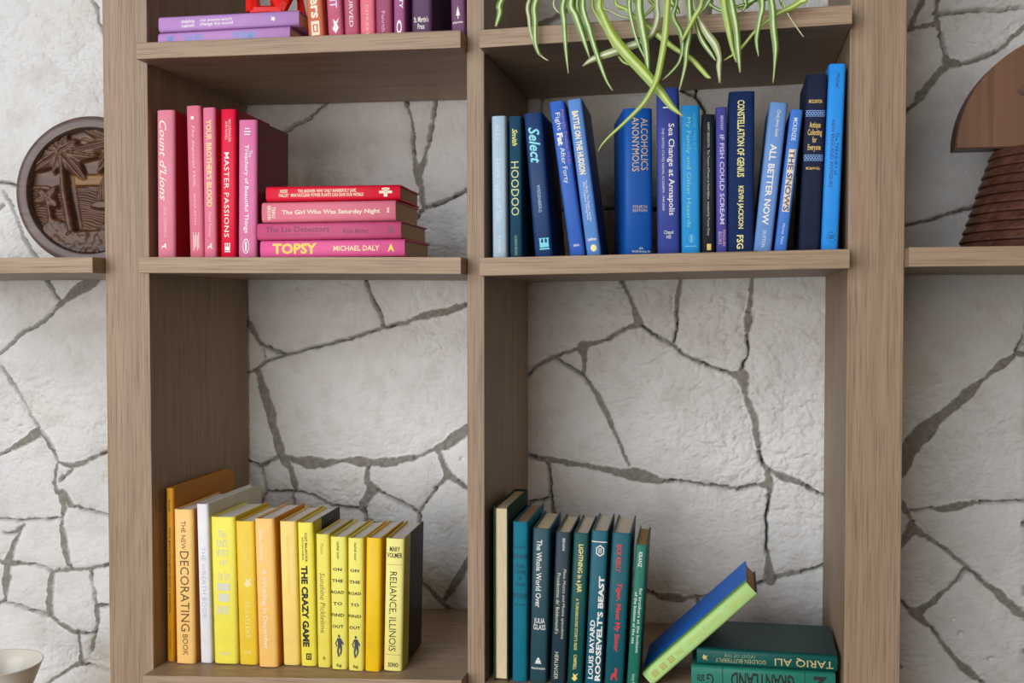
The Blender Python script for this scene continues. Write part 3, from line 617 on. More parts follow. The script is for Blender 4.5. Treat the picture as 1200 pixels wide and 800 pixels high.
# --- yellow books, bottom shelf on the left
g = 'yellow and orange books on the lower left shelf'
def ystand(label, b, t, vt, vb, d, spine, **kw):
    p = at_z((b[0] + b[1]) / 2, vb, sz('BL', at((b[0] + b[1]) / 2, vb, .03).x))
    return stand('BL', label, g, b, t, vt, vb, d, spine, Y=p.y, **kw)
PW = (246, 236, 224)
ystand('tall thin orange book with small black title, first on the lower left shelf', (195.5, 204.3), (194, 203), 572, 775.5, .235, (216, 148, 24), right_c=(186, 122, 28), rot=0, pages_c=PW,
    prints=[T('booth', .07, .135, .3, .68, BLK, 'author'), T('think good thoughts about a pussycat', .225, .715, .28, .72, BLK), T('doubleday', .82, .93, .35, .6, (96, 64, 20), 'publisher')])
ystand('light orange book with large dark serif capitals beside the tall thin orange one', (206, 228.5), (203.6, 225), 597, 778.5, .18, (250, 202, 122), right_c=(204, 128, 40), rot=2, pages_c=PW,
    prints=[T('THE NEW', .075, .26, .38, .62, (96, 66, 30)), T('DECORATING', .27, .79, .30, .76, (96, 66, 30)), T('BOOK', .81, .945, .38, .66, (96, 66, 30))])
ystand('white tall book with faint silvery title between orange and yellow ones', (234, 249), (229.8, 243), 590.7, 777.5, .215, (232, 230, 234), right_c=(206, 202, 186), rot=0, pages_c=PW,
    prints=[T('THE WREATH BOOK', .27, .72, .32, .68, (196, 196, 204))])
ystand('pale lemon yellow book with silver lettering down its spine', (251, 278.6), (246.5, 274.5), 606, 779, .15, (246, 234, 90), right_c=(226, 200, 50), rot=2, pages_c=PW,
    prints=[T('The\nEASY\nWAY', .09, .27, .2, .72, (222, 220, 190), bold=.01, mode='A'), G('oval', .29, .33, .35, .65, (220, 218, 196)), T('to be', .36, .43, .25, .75, (220, 218, 196), mode='A', shear=.2), G('bar', .45, .50, .2, .75, (222, 220, 200), 'ornament_band'), G('bar', .52, .575, .25, .7, (222, 220, 200), 'ornament_band'), G('lines', .60, .665, .18, .72, (222, 220, 200), 'ornament_band'), T('LUNA', .915, .94, .25, .7, (216, 214, 190), 'publisher', mode='A')])
ystand('golden yellow book with faint winged mark beside the lemon yellow book', (280.4, 302), (275.6, 297), 611, 780, .15, (240, 206, 62), right_c=(232, 190, 40), rot=2, pages_c=PW,
    prints=[T('THE WINGS OF', .16, .38, .42, .6, (248, 224, 130), 'author'), G('leaf', .39, .46, .35, .85, (250, 234, 170), 'emblem'), T('TRAVELERS', .55, .81, .4, .66, (250, 228, 140)), G('lines', .90, .925, .3, .7, (248, 224, 130))])
ystand('peach orange book with pale serif title, darker orange cover', (302.8, 326), (298, 320), 608, 783, .15, (252, 202, 116), right_c=(230, 150, 36), rot=2, pages_c=PW,
    prints=[T('Anita Shreve', .07, .29, .24, .46, (252, 230, 196), 'author', .01), T('A Wedding in December', .34, .88, .26, .56, (253, 234, 206), bold=.012)])
ystand('cream yellow book with blank faded spine beside the black lettered one', (332, 351), (327, 346.5), 611, 780.5, .15, (250, 218, 122), right_c=(240, 196, 70), rot=3, pages_c=PW,
    prints=[T('SHERWOOD ANDERSON', .10, .52, .4, .55, (247, 212, 118), 'author')])
ystand('bright yellow book with heavy black condensed capitals', (352.4, 371), (348.4, 366), 612.5, 781.5, .15, (246, 232, 84), wraps=((1, .045, (206, 192, 40)),), right_c=(40, 34, 30), rot=3, pages_c=PW,
    prints=[T('CLINT MALARCHUK', .07, .275, .46, .62, BLK, 'author', .02), T('WITH DAN ROBSON', .10, .26, .26, .38, BLK, 'author', .015), T('THE CRAZY GAME', .30, .865, .16, .60, BLK, bold=.05), G('box', .91, .955, .36, .7, BLK)])
ystand('slim pale yellow book with thin handwritten title', (372.3, 387), (369.3, 385.5), 626, 783, .14, (240, 226, 96), right_c=(206, 180, 40), rot=3, pages_c=PW,
    prints=[T('Mckeon', .07, .15, .36, .6, (176, 160, 70), 'author'), T('Sunshine Picklelime', .29, .74, .28, .66, (128, 118, 60), shear=.15), G('tree', .91, .945, .35, .7, (150, 140, 60))])
for lb, b, t, vt, vb in (('yellow book with stacked black words and running man, beside the slim handwritten-title book', (388.2, 407), (386.9, 404.8), 629, 785.5),
                         ('yellow book with stacked black words and running man, beside the plain golden book', (408, 425.8), (407.3, 425.3), 630.5, 787)):
    pr = [T('rachel toor', .035, .17, .42, .60, BLK, 'author', .01)]
    for k, wd in enumerate(('ON', 'THE', 'ROAD', 'TO', 'FIND', 'OUT')):
        wl = {2: .30, 3: .38, 4: .44}[len(wd)]; c0 = .245 + k * .086
        pr.append(T(wd, c0 - .012, c0 + .012, .46 - wl, .46 + wl * .9, BLK, 'title', .03, mode='A', space=1.1))
    pr += [G('run', .735, .905, .24, .80, (62, 66, 82), 'emblem'), T('fsg', .955, .985, .32, .66, BLK, 'publisher', .02, mode='A')]
    ystand(lb, b, t, vt, vb, .15, (244, 234, 110), right_c=(228, 200, 40), rot=3, pages_c=PW, prints=pr)
ystand('plain golden yellow book with faint lettering near its foot', (427.4, 445), (428.8, 446.6), 630.5, 788, .15, (246, 202, 28), right_c=(226, 170, 20), rot=3, pages_c=PW,
    prints=[T('SOPHIE', .08, .13, .3, .5, (248, 212, 80), 'author'), T('LOVE\nLETTERS', .70, .83, .15, .5, (240, 190, 20), 'subtitle')])
ystand('pale yellow book with tall black capitals and black cover, last of the yellow row', (449.2, 471), (452.2, 473.5), 631.4, 787.5, .15, (246, 236, 138), right_c=(30, 28, 28), left_c=(216, 196, 60), wraps=((1, .045, (196, 180, 70)),), rot=4, pages_c=(240, 230, 222),
    prints=[T('MARY\nVOLMER', .06, .145, .08, .9, BLK, 'author', .015, mode='A'), G('bar', .195, .198, .1, .9, (150, 140, 80), 'ornament_band'), T('RELIANCE, ILLINOIS', .25, .85, .20, .64, (50, 46, 34), bold=.0), G('bar', .875, .878, .1, .9, (150, 140, 80), 'ornament_band'), T('SOHO', .935, .97, .24, .8, (70, 64, 40), 'publisher', .03, mode='A')])

# --- green books, bottom shelf on the right
g = 'green books on the lower right shelf'
# the first stands with its fore-edge outwards
Yf = 0.012; B = at(587, 798, Yf); Tp = at(588, 594, Yf); w = (at(596, 594, Yf) - at(578.5, 594, Yf)).x
zs_ = sz('BR', B.x); h = Tp.z - zs_
root = thing('book', 'tall dark green book turned fore-edge outwards, first beside the middle upright', 'book', (B.x, Yf + .175, zs_ + .0003), (0, 0, math.pi), g)
make_book(root, w, h, .175, (30, 62, 50), pages_c=(214, 196, 158), cloth=True)
stand('BR', 'worn teal cloth book with dark ornament bands and frayed head', g, (600, 617.5), (600.4, 619), 611.6, 799, .17, (24, 116, 138), Y=.012, rot=1, cloth=True, pages_c=(190, 160, 120), rnd=.002,
    prints=[T('MCCLINTON', .15, .165, .12, .86, (14, 60, 76), 'author', mode='A'), G('lace', .20, .228, .02, .98, (16, 76, 92), 'ornament_band'), T('Antique\nCollecting\nfor\nEveryone', .255, .41, .16, .86, (14, 64, 80), mode='A'), G('lace', .445, .475, .02, .98, (16, 76, 92), 'ornament_band'), T('MCGRAW', .51, .523, .15, .85, (14, 60, 76), 'publisher', mode='A')])
stand('BR', 'dark slate green book with white serif title, third from the middle upright', g, (619.5, 641.5), (625, 644), 619.4, 800, .15, (44, 78, 88), right_c=(26, 100, 130), rot=2, pages_c=(240, 220, 184),
    prints=[T('The Whole World Over', .075, .51, .24, .56, WH, bold=.01), T('JULIA\nGLASS', .58, .655, .16, .86, WH, 'author', .01, mode='A'), G('house', .835, .875, .3, .66, WH), T('PANTHEON', .90, .913, .1, .88, WH, 'publisher', .01, mode='A')])
stand('BR', 'charcoal green book with two lines of pale italic title', g, (644.5, 662), (651, 669), 624, 801, .15, (38, 60, 72), rot=2, pages_c=(242, 224, 190),
    prints=[T('BEHAN', .04, .12, .48, .66, WH, 'author'), T("Prosdocimo de' Beldomandi's", .27, .67, .20, .44, (226, 220, 190), bold=.0), T('Plana Musica and Musica speculativa', .24, .70, .56, .80, (226, 220, 190), 'subtitle', 0, .25), T('HERLINGER', .79, .97, .24, .5, (220, 216, 190), 'author')])
stand('BR', 'dark emerald green book with yellow small capitals', g, (664.5, 682.5), (672, 690.5), 625, 801, .15, (18, 82, 80), rot=2, right_c=(20, 50, 52), pages_c=(244, 228, 202),
    prints=[T('LIGHTNING in a JAR', .075, .39, .28, .68, (246, 232, 140), bold=.02), T("A TURNAROUND STORY'S RIDE", .43, .77, .34, .54, (240, 226, 130), 'subtitle', .01), T('CAMPBELL', .80, .90, .34, .56, (240, 226, 130), 'author', .01), G('leaf', .92, .975, .25, .7, (246, 222, 120))])
stand('BR', 'teal blue book with large bold white capitals reading upwards', g, (684.5, 705.5), (693.5, 712.5), 622.5, 801, .15, (28, 96, 114), rot=2, right_c=(24, 50, 66), pages_c=(246, 230, 210),
    prints=[G('bar', .068, .074, 0.04, .96, WH, 'ornament_band'), G('hex', .09, .165, .28, .84, WH), T("ROOSEVELT'S BEAST", .29, .965, .56, .90, WH, bold=.04, mode='U'), T('LOUIS BAYARD', .575, .955, .16, .46, WH, 'author', .025, mode='U')])
stand('BR', 'teal green book with bright red lettering', g, (707.8, 730.5), (717.4, 740), 625, 801, .15, (22, 92, 104), rot=2, right_c=(18, 56, 64), pages_c=(244, 228, 202),
    prints=[T('RICK REILLY', .075, .255, .28, .54, (232, 56, 66), 'author', .01, .1), T('Tiger, Meet My Sister', .325, .77, .34, .66, (236, 52, 62), bold=.02, shear=.1), G('dog', .87, .96, .3, .66, (216, 50, 62))])
stand('BR', 'shorter narrow green book with white typewriter lettering, last of the upright row', g, (734, 748), (744.6, 759.4), 639, 801, .145, (34, 116, 100), rot=2, right_c=(22, 66, 60), pages_c=(214, 172, 112),
    prints=[T('KRANZ', .05, .155, .30, .62, WH, 'author', .01), T('for brothers at the bottom', .30, .75, .55, .80, (226, 236, 226), bold=.01), T('of the bottom of the sea', .33, .69, .18, .42, (226, 236, 226), bold=.01), T('henry holt', .90, .99, .3, .7, (190, 220, 200), 'publisher')])
# the two lying books
z = max(sz('BR', .9), sz('BR', 1.12))
tg = 0.0335
Yg = 0.027
a = at(810, 790, Yg); b_ = at(979.5, 795, Yg); L = b_.x - a.x
tl = math.atan2(0.007, XR0 - XC1)               # the shelf rises a little to the right
z = sz('BR', a.x) + .0002
ztop = at(895, 784.2, Yg).z - tl * (at(895, 784.2, Yg).x - a.x)
root = thing('book', 'sea green book with black framed upside-down title, lowest of the lying pair', 'book', (a.x, Yg, z + (ztop - z) / 2 + .0002), (0, math.pi / 2 - tl, 0), g)
GR = (36, 122, 104)
make_book(root, ztop - z, L, .165, GR, cloth=False, pages_c=(220, 206, 176), prints=[
    T('GRANTLAND', .28, .72, .18, .84, BLK, bold=.02), T('2', .06, .15, .18, .9, BLK, 'volume_number', .03), G('bar', .205, .212, 0.03, .97, (20, 70, 60), 'ornament_band'), G('bar', .775, .782, 0.03, .97, (20, 70, 60), 'ornament_band'),
    T('G', .84, .89, .3, .8, BLK, 'publisher_mark', .01), T('ate', .905, .96, .35, .7, BLK, 'publisher_mark', .01)])
ztop += .0012
Yt = 0.030
a = at(816.5, 769, Yt); b_ = at(981.5, 776, Yt); L = b_.x - a.x
wt = (at(898, 763.2, Yt) - at(898, 782.4, Yt)).z
root = thing('book', 'dark green book with upside-down gold lettering, upper of the lying pair', 'book', (a.x, Yt, ztop + wt / 2 + .0003), (0, math.pi / 2 - tl, math.radians(-1.0)), g)
make_book(root, wt, L, .16, (10, 84, 78), left_c=(4, 58, 56), right_c=(8, 70, 66), pages_c=(220, 206, 176), prints=[
    T('TARIQ ALI', .03, .44, .26, .80, (226, 206, 140), 'author', .0, foil=True), T('GOLDEN BUTTERFLY', .50, .865, .52, .78, (196, 196, 140), foil=True), T('NIGHT OF THE', .58, .80, .24, .44, (130, 160, 120), 'title'), G('leaf', .92, .96, .3, .75, (210, 190, 120))])
z_tar = ztop + wt
# leaning book, its spine towards the room, blue board uppermost
Yl = 0.028
p0 = at(750.5, 787, Yl); p1 = at(877.5, 685, Yl)
ang = math.atan2(p1.z - p0.z, p1.x - p0.x); L = (p1 - p0).length; wl = 0.0258
zl = sz('BR', p0.x) + 0.0006
xc = at(816.5, 769, Yt).x + math.sin(math.radians(1.0)) * .06
cx = p0.x + math.sin(ang) * wl + .003                # lower corner, resting on the shelf
ang = max(ang, math.atan2(z_tar + .0012 - zl, xc - .0005 - cx))
cz_ = zl
nx_, nz_ = -math.sin(ang), math.cos(ang)
th = math.pi / 2 - ang
root = thing('book', 'lime green book with bright blue cover leaning over the lying dark green pair', 'book', (cx + nx_ * wl / 2, Yl, cz_ + nz_ * wl / 2), (0, th, 0), g)
make_book(root, wl, L, .150, (184, 222, 140), wraps=((-1, .022, (128, 176, 66)),), left_c=(0, 112, 220), right_c=(70, 84, 96), pages_c=(196, 150, 112), rnd=.0015, prints=[
    G('box', .90, .945, .3, .68, (190, 176, 90)), G('box', .825, .868, .3, .68, (190, 176, 90)), G('box', .745, .79, .3, .68, (190, 176, 90)), T('moss', .66, .72, .34, .62, (190, 196, 90), bold=.01, mode='U'),
    T('SMALL FLIGHTS', .28, .60, .30, .58, (190, 206, 96), mode='U'), T('PRIMULA', .05, .22, .36, .62, (206, 206, 104), 'author', mode='U')])

# ---------------------------------------------------------------- red openwork sculpture on the lilac pile
M_red = plain('red_lacquer', lin((226, 30, 26)), 0.28, 0.5, 0.05, 500, 0.05)
def pt(u, v, Y): return at(u, v, Y)
sc0 = at(318, 18, .07); base_z = z_lil + .0006
sc = thing('red_sculpture', 'glossy red openwork sculpture standing on the lilac book pile', 'sculpture', (sc0.x, .075, base_z))
def rel(u, v, Y): p = at(u, v, Y); return (p.x - sc0.x, Y - .075, p.z - base_z)
Ys = .06; vb_ = 361 - (361 - 19) * 1.0
zb0 = 0.006
bm = bmesh.new()
def foot(u, Y): p = at(u, 17, Y); return (p.x - sc0.x, Y - .075, zb0 + .005)
tube(bm, [foot(297, .055), rel(296, 0, .055), rel(298, -30, .06), rel(306, -54, .07)], [.0135, .0120, .0105, .008], 7)
tube(bm, [foot(354, .10), rel(352, 3, .10), rel(348, -24, .09), rel(330, -54, .07)], [.0085, .0060, .0060, .008], 7)
tube(bm, [foot(328, .06), rel(332, 4, .062), rel(341, -12, .07), rel(350, -26, .085)], [.0110, .0120, .0115, .008], 7)
tube(bm, [rel(330, 6, .062), rel(319, -10, .062), rel(308, -28, .06), rel(298, -40, .06)], [.0115, .0105, .0095, .008], 7)
tube(bm, [foot(296, .053), foot(316, .054), foot(330, .060)], [.0110, .0085, .0110], 7)
tube(bm, [rel(306, -54, .07), rel(318, -60, .07), rel(330, -54, .07)], .008, 7)
tube(bm, [foot(297, .055), foot(324, .13), foot(354, .10)], [.0095, .0085, .0095], 7)
tube(bm, [foot(324, .13), rel(320, -20, .11), rel(318, -60, .07)], [.009, .008, .007], 7)
mz = min(v.co.z for v in bm.verts)
for v in bm.verts:
    if v.co.z < .0004: v.co.z = .0004
obj('openwork_frame', bm_mesh('openwork_frame', bm, False), M_red, sc)

# ---------------------------------------------------------------- spider plant
def leaf_mat(name, edge, centre):
    m, nt, b = new_mat(name, 0.38, 0.4)
    a = N(nt, 'ShaderNodeAttribute'); a.attribute_name = 'across'
    ab = N(nt, 'ShaderNodeMath'); ab.operation = 'ABSOLUTE'; nt.links.new(a.outputs['Fac'], ab.inputs[0])
    v = mapped(nt, (1, 1, 1)); n = noise(nt, v, 60, 2)
    ad = N(nt, 'ShaderNodeMath'); ad.operation = 'MULTIPLY_ADD'; nt.links.new(n, ad.inputs[0]); ad.inputs[1].default_value = 0.3; nt.links.new(ab.outputs[0], ad.inputs[2])
    r = ramp(nt, [(0.36, centre), (0.56, edge), (1.0, tuple(x * .8 for x in edge))]); nt.links.new(ad.outputs[0], r.inputs[0])
    e = N(nt, 'ShaderNodeAttribute'); e.attribute_name = 'tip'
    r2 = ramp(nt, [(0.94, (0, 0, 0)), (1.0, (1, 1, 1))]); nt.links.new(e.outputs['Fac'], r2.inputs[0])
    nt.links.new(mix(nt, r2.outputs[0], r.outputs[0], lin((150, 120, 84))), b.inputs['Base Color'])
    b.inputs['Transmission Weight'].default_value = 0.0
    return m
M_leaf = [leaf_mat('variegated_leaf', lin((104, 148, 52)), lin((222, 232, 180))), leaf_mat('lime_leaf', lin((150, 180, 62)), lin((206, 220, 140))), leaf_mat('pale_leaf', lin((160, 176, 110)), lin((226, 230, 200)))]
def catmull(P, n=6):
    out = []
    Q = [P[0]] + list(P) + [P[-1]]
    for i in range(1, len(Q) - 2):
        for k in range(n):
            t = k / n; a, b, c, d = Q[i - 1], Q[i], Q[i + 1], Q[i + 2]
            out.append(tuple(0.5 * ((2 * b[j]) + (-a[j] + c[j]) * t + (2 * a[j] - 5 * b[j] + 4 * c[j] - d[j]) * t * t + (-a[j] + 3 * b[j] - 3 * c[j] + d[j]) * t ** 3) for j in range(len(b))))
    out.append(tuple(P[-1])); return out
ztr = sz('TR', 0.87)
pc = at(800, 10, .10); POT = Vector((pc.x, .10, ztr + .0008))
pot = thing('potted_spider_plant', 'potted spider plant with long striped leaves hanging over the upper right shelf', 'plant', POT)
bm = bmesh.new()
lathe(bm, [(.034, 0), (.040, .001), (.046, .03), (.053, .09), (.056, .098), (.058, .104), (.056, .108), (.052, .106), (.050, .094), (.047, .09)], 48)
M_pot = plain('white_glazed_pot', lin((222, 218, 206)), 0.35, 0.5, 0.03, 300, 0.03)
obj('pot', bm_mesh('pot', bm, True), M_pot, pot)
M_soil = plain('potting_soil', lin((58, 44, 34)), 0.95, 0.1, 0.3, 200, 0.6)
bm = bmesh.new(); lathe(bm, [(.0475, .084), (.047, .090), (.03, .094), (.005, .096)], 32); obj('soil', bm_mesh('soil', bm, True), M_soil, pot)
def make_leaf(pts, kind=0, name='leaf'):
    """pts: world x,y,z,width"""
    C = catmull(pts, 6); V = []; F = []; ac = []; tp = []; n = len(C)
    for i, c in enumerate(C):
        p = Vector(c[:3]); t = (Vector(C[min(i + 1, n - 1)][:3]) - Vector(C[max(i - 1, 0)][:3])).normalized()
        view = Vector((0.15, -1, -0.1)); s = t.cross(view)
        if s.length < .2: s = t.cross(Vector((1, 0, 0.3)))
        s.normalize(); nrm = s.cross(t).normalized()
        w = max(c[3], .0007) / 2
        for q in (-1, -.5, 0, .5, 1):
            V.append(p + s * q * w + nrm * (abs(q) * -0.35 * w) - POT); ac.append(q); tp.append(i / (n - 1))
    for i in range(n - 1):
        for k in range(4): F.append((i * 5 + k, i * 5 + k + 1, i * 5 + 6 + k, i * 5 + 5 + k))
    b0 = len(V)                                 # underside, half a millimetre behind
    for i in range(n):
        p = Vector(C[i][:3]); 
        for k in range(5): V.append(V[i * 5 + k] + Vector((0, .0005, -.0001))); ac.append(ac[i * 5 + k]); tp.append(tp[i * 5 + k])
    for i in range(n - 1):
        for k in range(4): F.append((b0 + i * 5 + k + 1, b0 + i * 5 + k, b0 + i * 5 + 5 + k, b0 + i * 5 + 6 + k))
    me = mesh_of(name, V, F, True)
    for nm, vals in (('across', ac), ('tip', tp)):
        a = me.attributes.new(nm, 'FLOAT', 'POINT'); a.data.foreach_set('value', np.array(vals, dtype=np.float32))
    obj(name, me, M_leaf[kind], pot)
LEAVES = [  # kind, depth, points (u, v, width)
 (0,-.058,[(587.5,0,7),(585.6,15,6),(581,31,3)]), (2,-.052,[(620,0,4),(620,22,4),(622.5,40,3),(630,59,4),(635,66,2),(642.5,71,1)]),
 (0,-.060,[(628,0,7),(627,25,6),(627.5,50,4.5),(632.5,65,2)]), (2,-.050,[(649,0,2),(656,16,1.5)]), (0,-.062,[(660.6,0,6),(661,25,6),(663,56,4),(666,86,1)]),
 (0,-.066,[(669,0,8),(675,19,8),(682.5,41,6),(691,67.5,1.5)]), (0,-.058,[(676,0,6),(683,25,5),(688,44,1.5)]),
 (0,-.074,[(683,0,6),(691,35,6),(699,62,5),(710,92.5,3),(718,106,1)]), (1,-.055,[(694,0,4),(700,19,4),(710,35,4),(718,52,3),(728,70,2.5),(737,76,1.5)]),
 (1,-.090,[(702.5,0,7),(707,19,8),(717.5,41,10),(734,62.5,11),(755,85,11),(773.5,107,9),(787.5,125,6),(800.6,136,1.5)]),
 (2,-.068,[(770,0,5),(771,19,5),(765,37.5,6),(751,49,7.5),(735,55,8.5),(717.5,61,8.5),(695,69,6),(682.5,77.5,1)]),
 (1,-.062,[(721,0,4),(734,11,5),(745,21,5),(760,31,6),(775,44,6),(792.5,57.5,5),(809,67.5,5),(821,80,5),(829,89,4),(833,91,1.5)]),
 (0,-.076,[(737.5,0,5),(741,27.5,4),(747.5,50,3),(756,69,1.5)]), (0,-.082,[(749,0,9),(752.5,31,9),(757,56,7),(759.4,81,4),(760.6,99,1.5)]),
 (1,-.105,[(782.5,0,7),(780,37.5,7),(775,69,6.5),(770,91.5,6),(763,107,5),(752.5,123,4.5),(735,140.5,3.5),(714,160,2.6),(705,170,1.5),(701,177,1)]),
 (0,-.070,[(793,0,4),(789,19,6),(797.5,37.5,6),(800,56,4.5),(796,72.5,3),(786,85,3),(776,94,1)]), (1,-.086,[(822.5,0,4),(812.5,22.5,5),(797.5,51,2)]),
 (0,-.078,[(807.5,0,6),(809,31,5),(805,56,5),(803,77.5,4),(796,106,1.5)]), (0,-.064,[(811,0,4),(815,23,4),(821.7,45,5),(833,62,4),(839,71,1.2)]),
 (2,-.072,[(812,0,3),(817,17,3),(828,38,7),(838,52,8),(843,67,5),(842.5,78,5),(843.7,97,2)]), (1,-.068,[(848,0,8),(853,28,7),(858,55,4),(863,73,1.5)]),
 (0,-.080,[(856.7,0,8),(862.5,30,7),(865,58,6),(867.5,85,1.5)]), (0,-.074,[(893,0,7),(890,25,5),(886.7,46.7,4),(889,66,1)]),
 (0,-.084,[(904,0,7),(906.7,33,7),(909,55,6),(908,75,3),(906,97,1.2)]), (1,-.060,[(944,-6,5),(938,1.7,6),(928,8,6),(911.7,16,3.5),(886.7,35,3),(866.7,58,3),(848,71,1.5)]),
 (2,-.056,[(918,2,2),(921.7,13,1.5),(930,26.7,1.5),(941.7,43,1)]), (0,-.050,[(914,-3,4),(917,4,4),(921,13,2)]),
 (2,-.046,[(706,4,3),(716,13,3),(728,19,3),(738,21,2)]), (0,-.045,[(830,-2,4),(838,9,4),(850,13,3),(862,12,2)]), (0,-.048,[(872,-4,5),(874,6,4),(869,14,2)]),
 (1,-.044,[(760,-6,4),(766,6,4),(758,16,3),(750,22,1.5)]), (0,-.046,[(884,-8,6),(878,2,5),(866,7,3),(858,6,1)]), (0,-.05,[(786,-4,6),(792,8,6),(796,16,3)]), (0,-.048,[(832,-8,6),(829,4,5),(822,14,2)]),
 (0,-.044,[(898,-6,6),(884,-1,6),(874,8,4),(864,10,1)]), (0,-.046,[(742,-8,5),(748,4,5),(744,14,2)]),
]
px = 1.42 / 1000
for kind, Y, L in LEAVES:
    W3 = []
    p0 = at(L[0][0], L[0][1], Y)
    crown = POT + Vector(((p0.x - POT.x) * .10, -.012, .112))
    hi = at(L[0][0] * .86 + 800 * .14, L[0][1] - 46, Y + .028)
    hi2 = Vector((crown.x * .6 + hi.x * .4, crown.y * .6 + hi.y * .4, max(hi.z, crown.z) + .012))
    W3 = [(*crown, .004), (*hi2, .006), (*hi, L[0][2] * px)] + [(*at(u, v, Y), w * px) for u, v, w in L]
    make_leaf(W3, kind)

# ---------------------------------------------------------------- round carved plaque, outer left shelf
Yp = 0.285
cen = at(101.5, 221, Yp); zo = sz('OL', -0.15)
rp = 0.5 * (at(108, 134.5, Yp + .01).z - zo)
plq = thing('carved_plaque', 'round dark carved wooden plaque with palm trees, leaning on the wall left of the bookcase', 'wall plaque', (cen.x, Yp, zo + .0006), (math.radians(-3), 0, math.radians(9)))
def disc_ring(bm, prof, n=96):
    """profile of (radius, y) swept about the y axis, centred at height rp"""
    rings = [[bm.verts.new((r * math.cos(k * 2 * math.pi / n), y, rp + r * math.sin(k * 2 * math.pi / n))) for k in range(n)] for r, y in prof]
    for a, b in zip(rings, rings[1:]):
        for k in range(n): bm.faces.new((a[k], a[(k + 1) % n], b[(k + 1) % n], b[k]))
    return rings
bm = bmesh.new()
rg = disc_ring(bm, [(rp * .70, .034), (rp * .985, .034), (rp, .030), (rp, .006), (rp * .990, .003), (rp * .97, .0015), (rp * .93, .0003), (rp * .87, 0), (rp * .850, .001), (rp * .838, .005), (rp * .830, .014), (rp * .82, .024)])
M_rim = wood('plaque_rim_wood', 0, lin((72, 56, 52)), lin((98, 79, 73)), lin((120, 101, 95)), rough=0.3, fine=50)
me = bm_mesh('rim', bm, True); me.set_sharp_from_angle(angle=math.radians(24)); obj('rim', me, M_rim, plq)
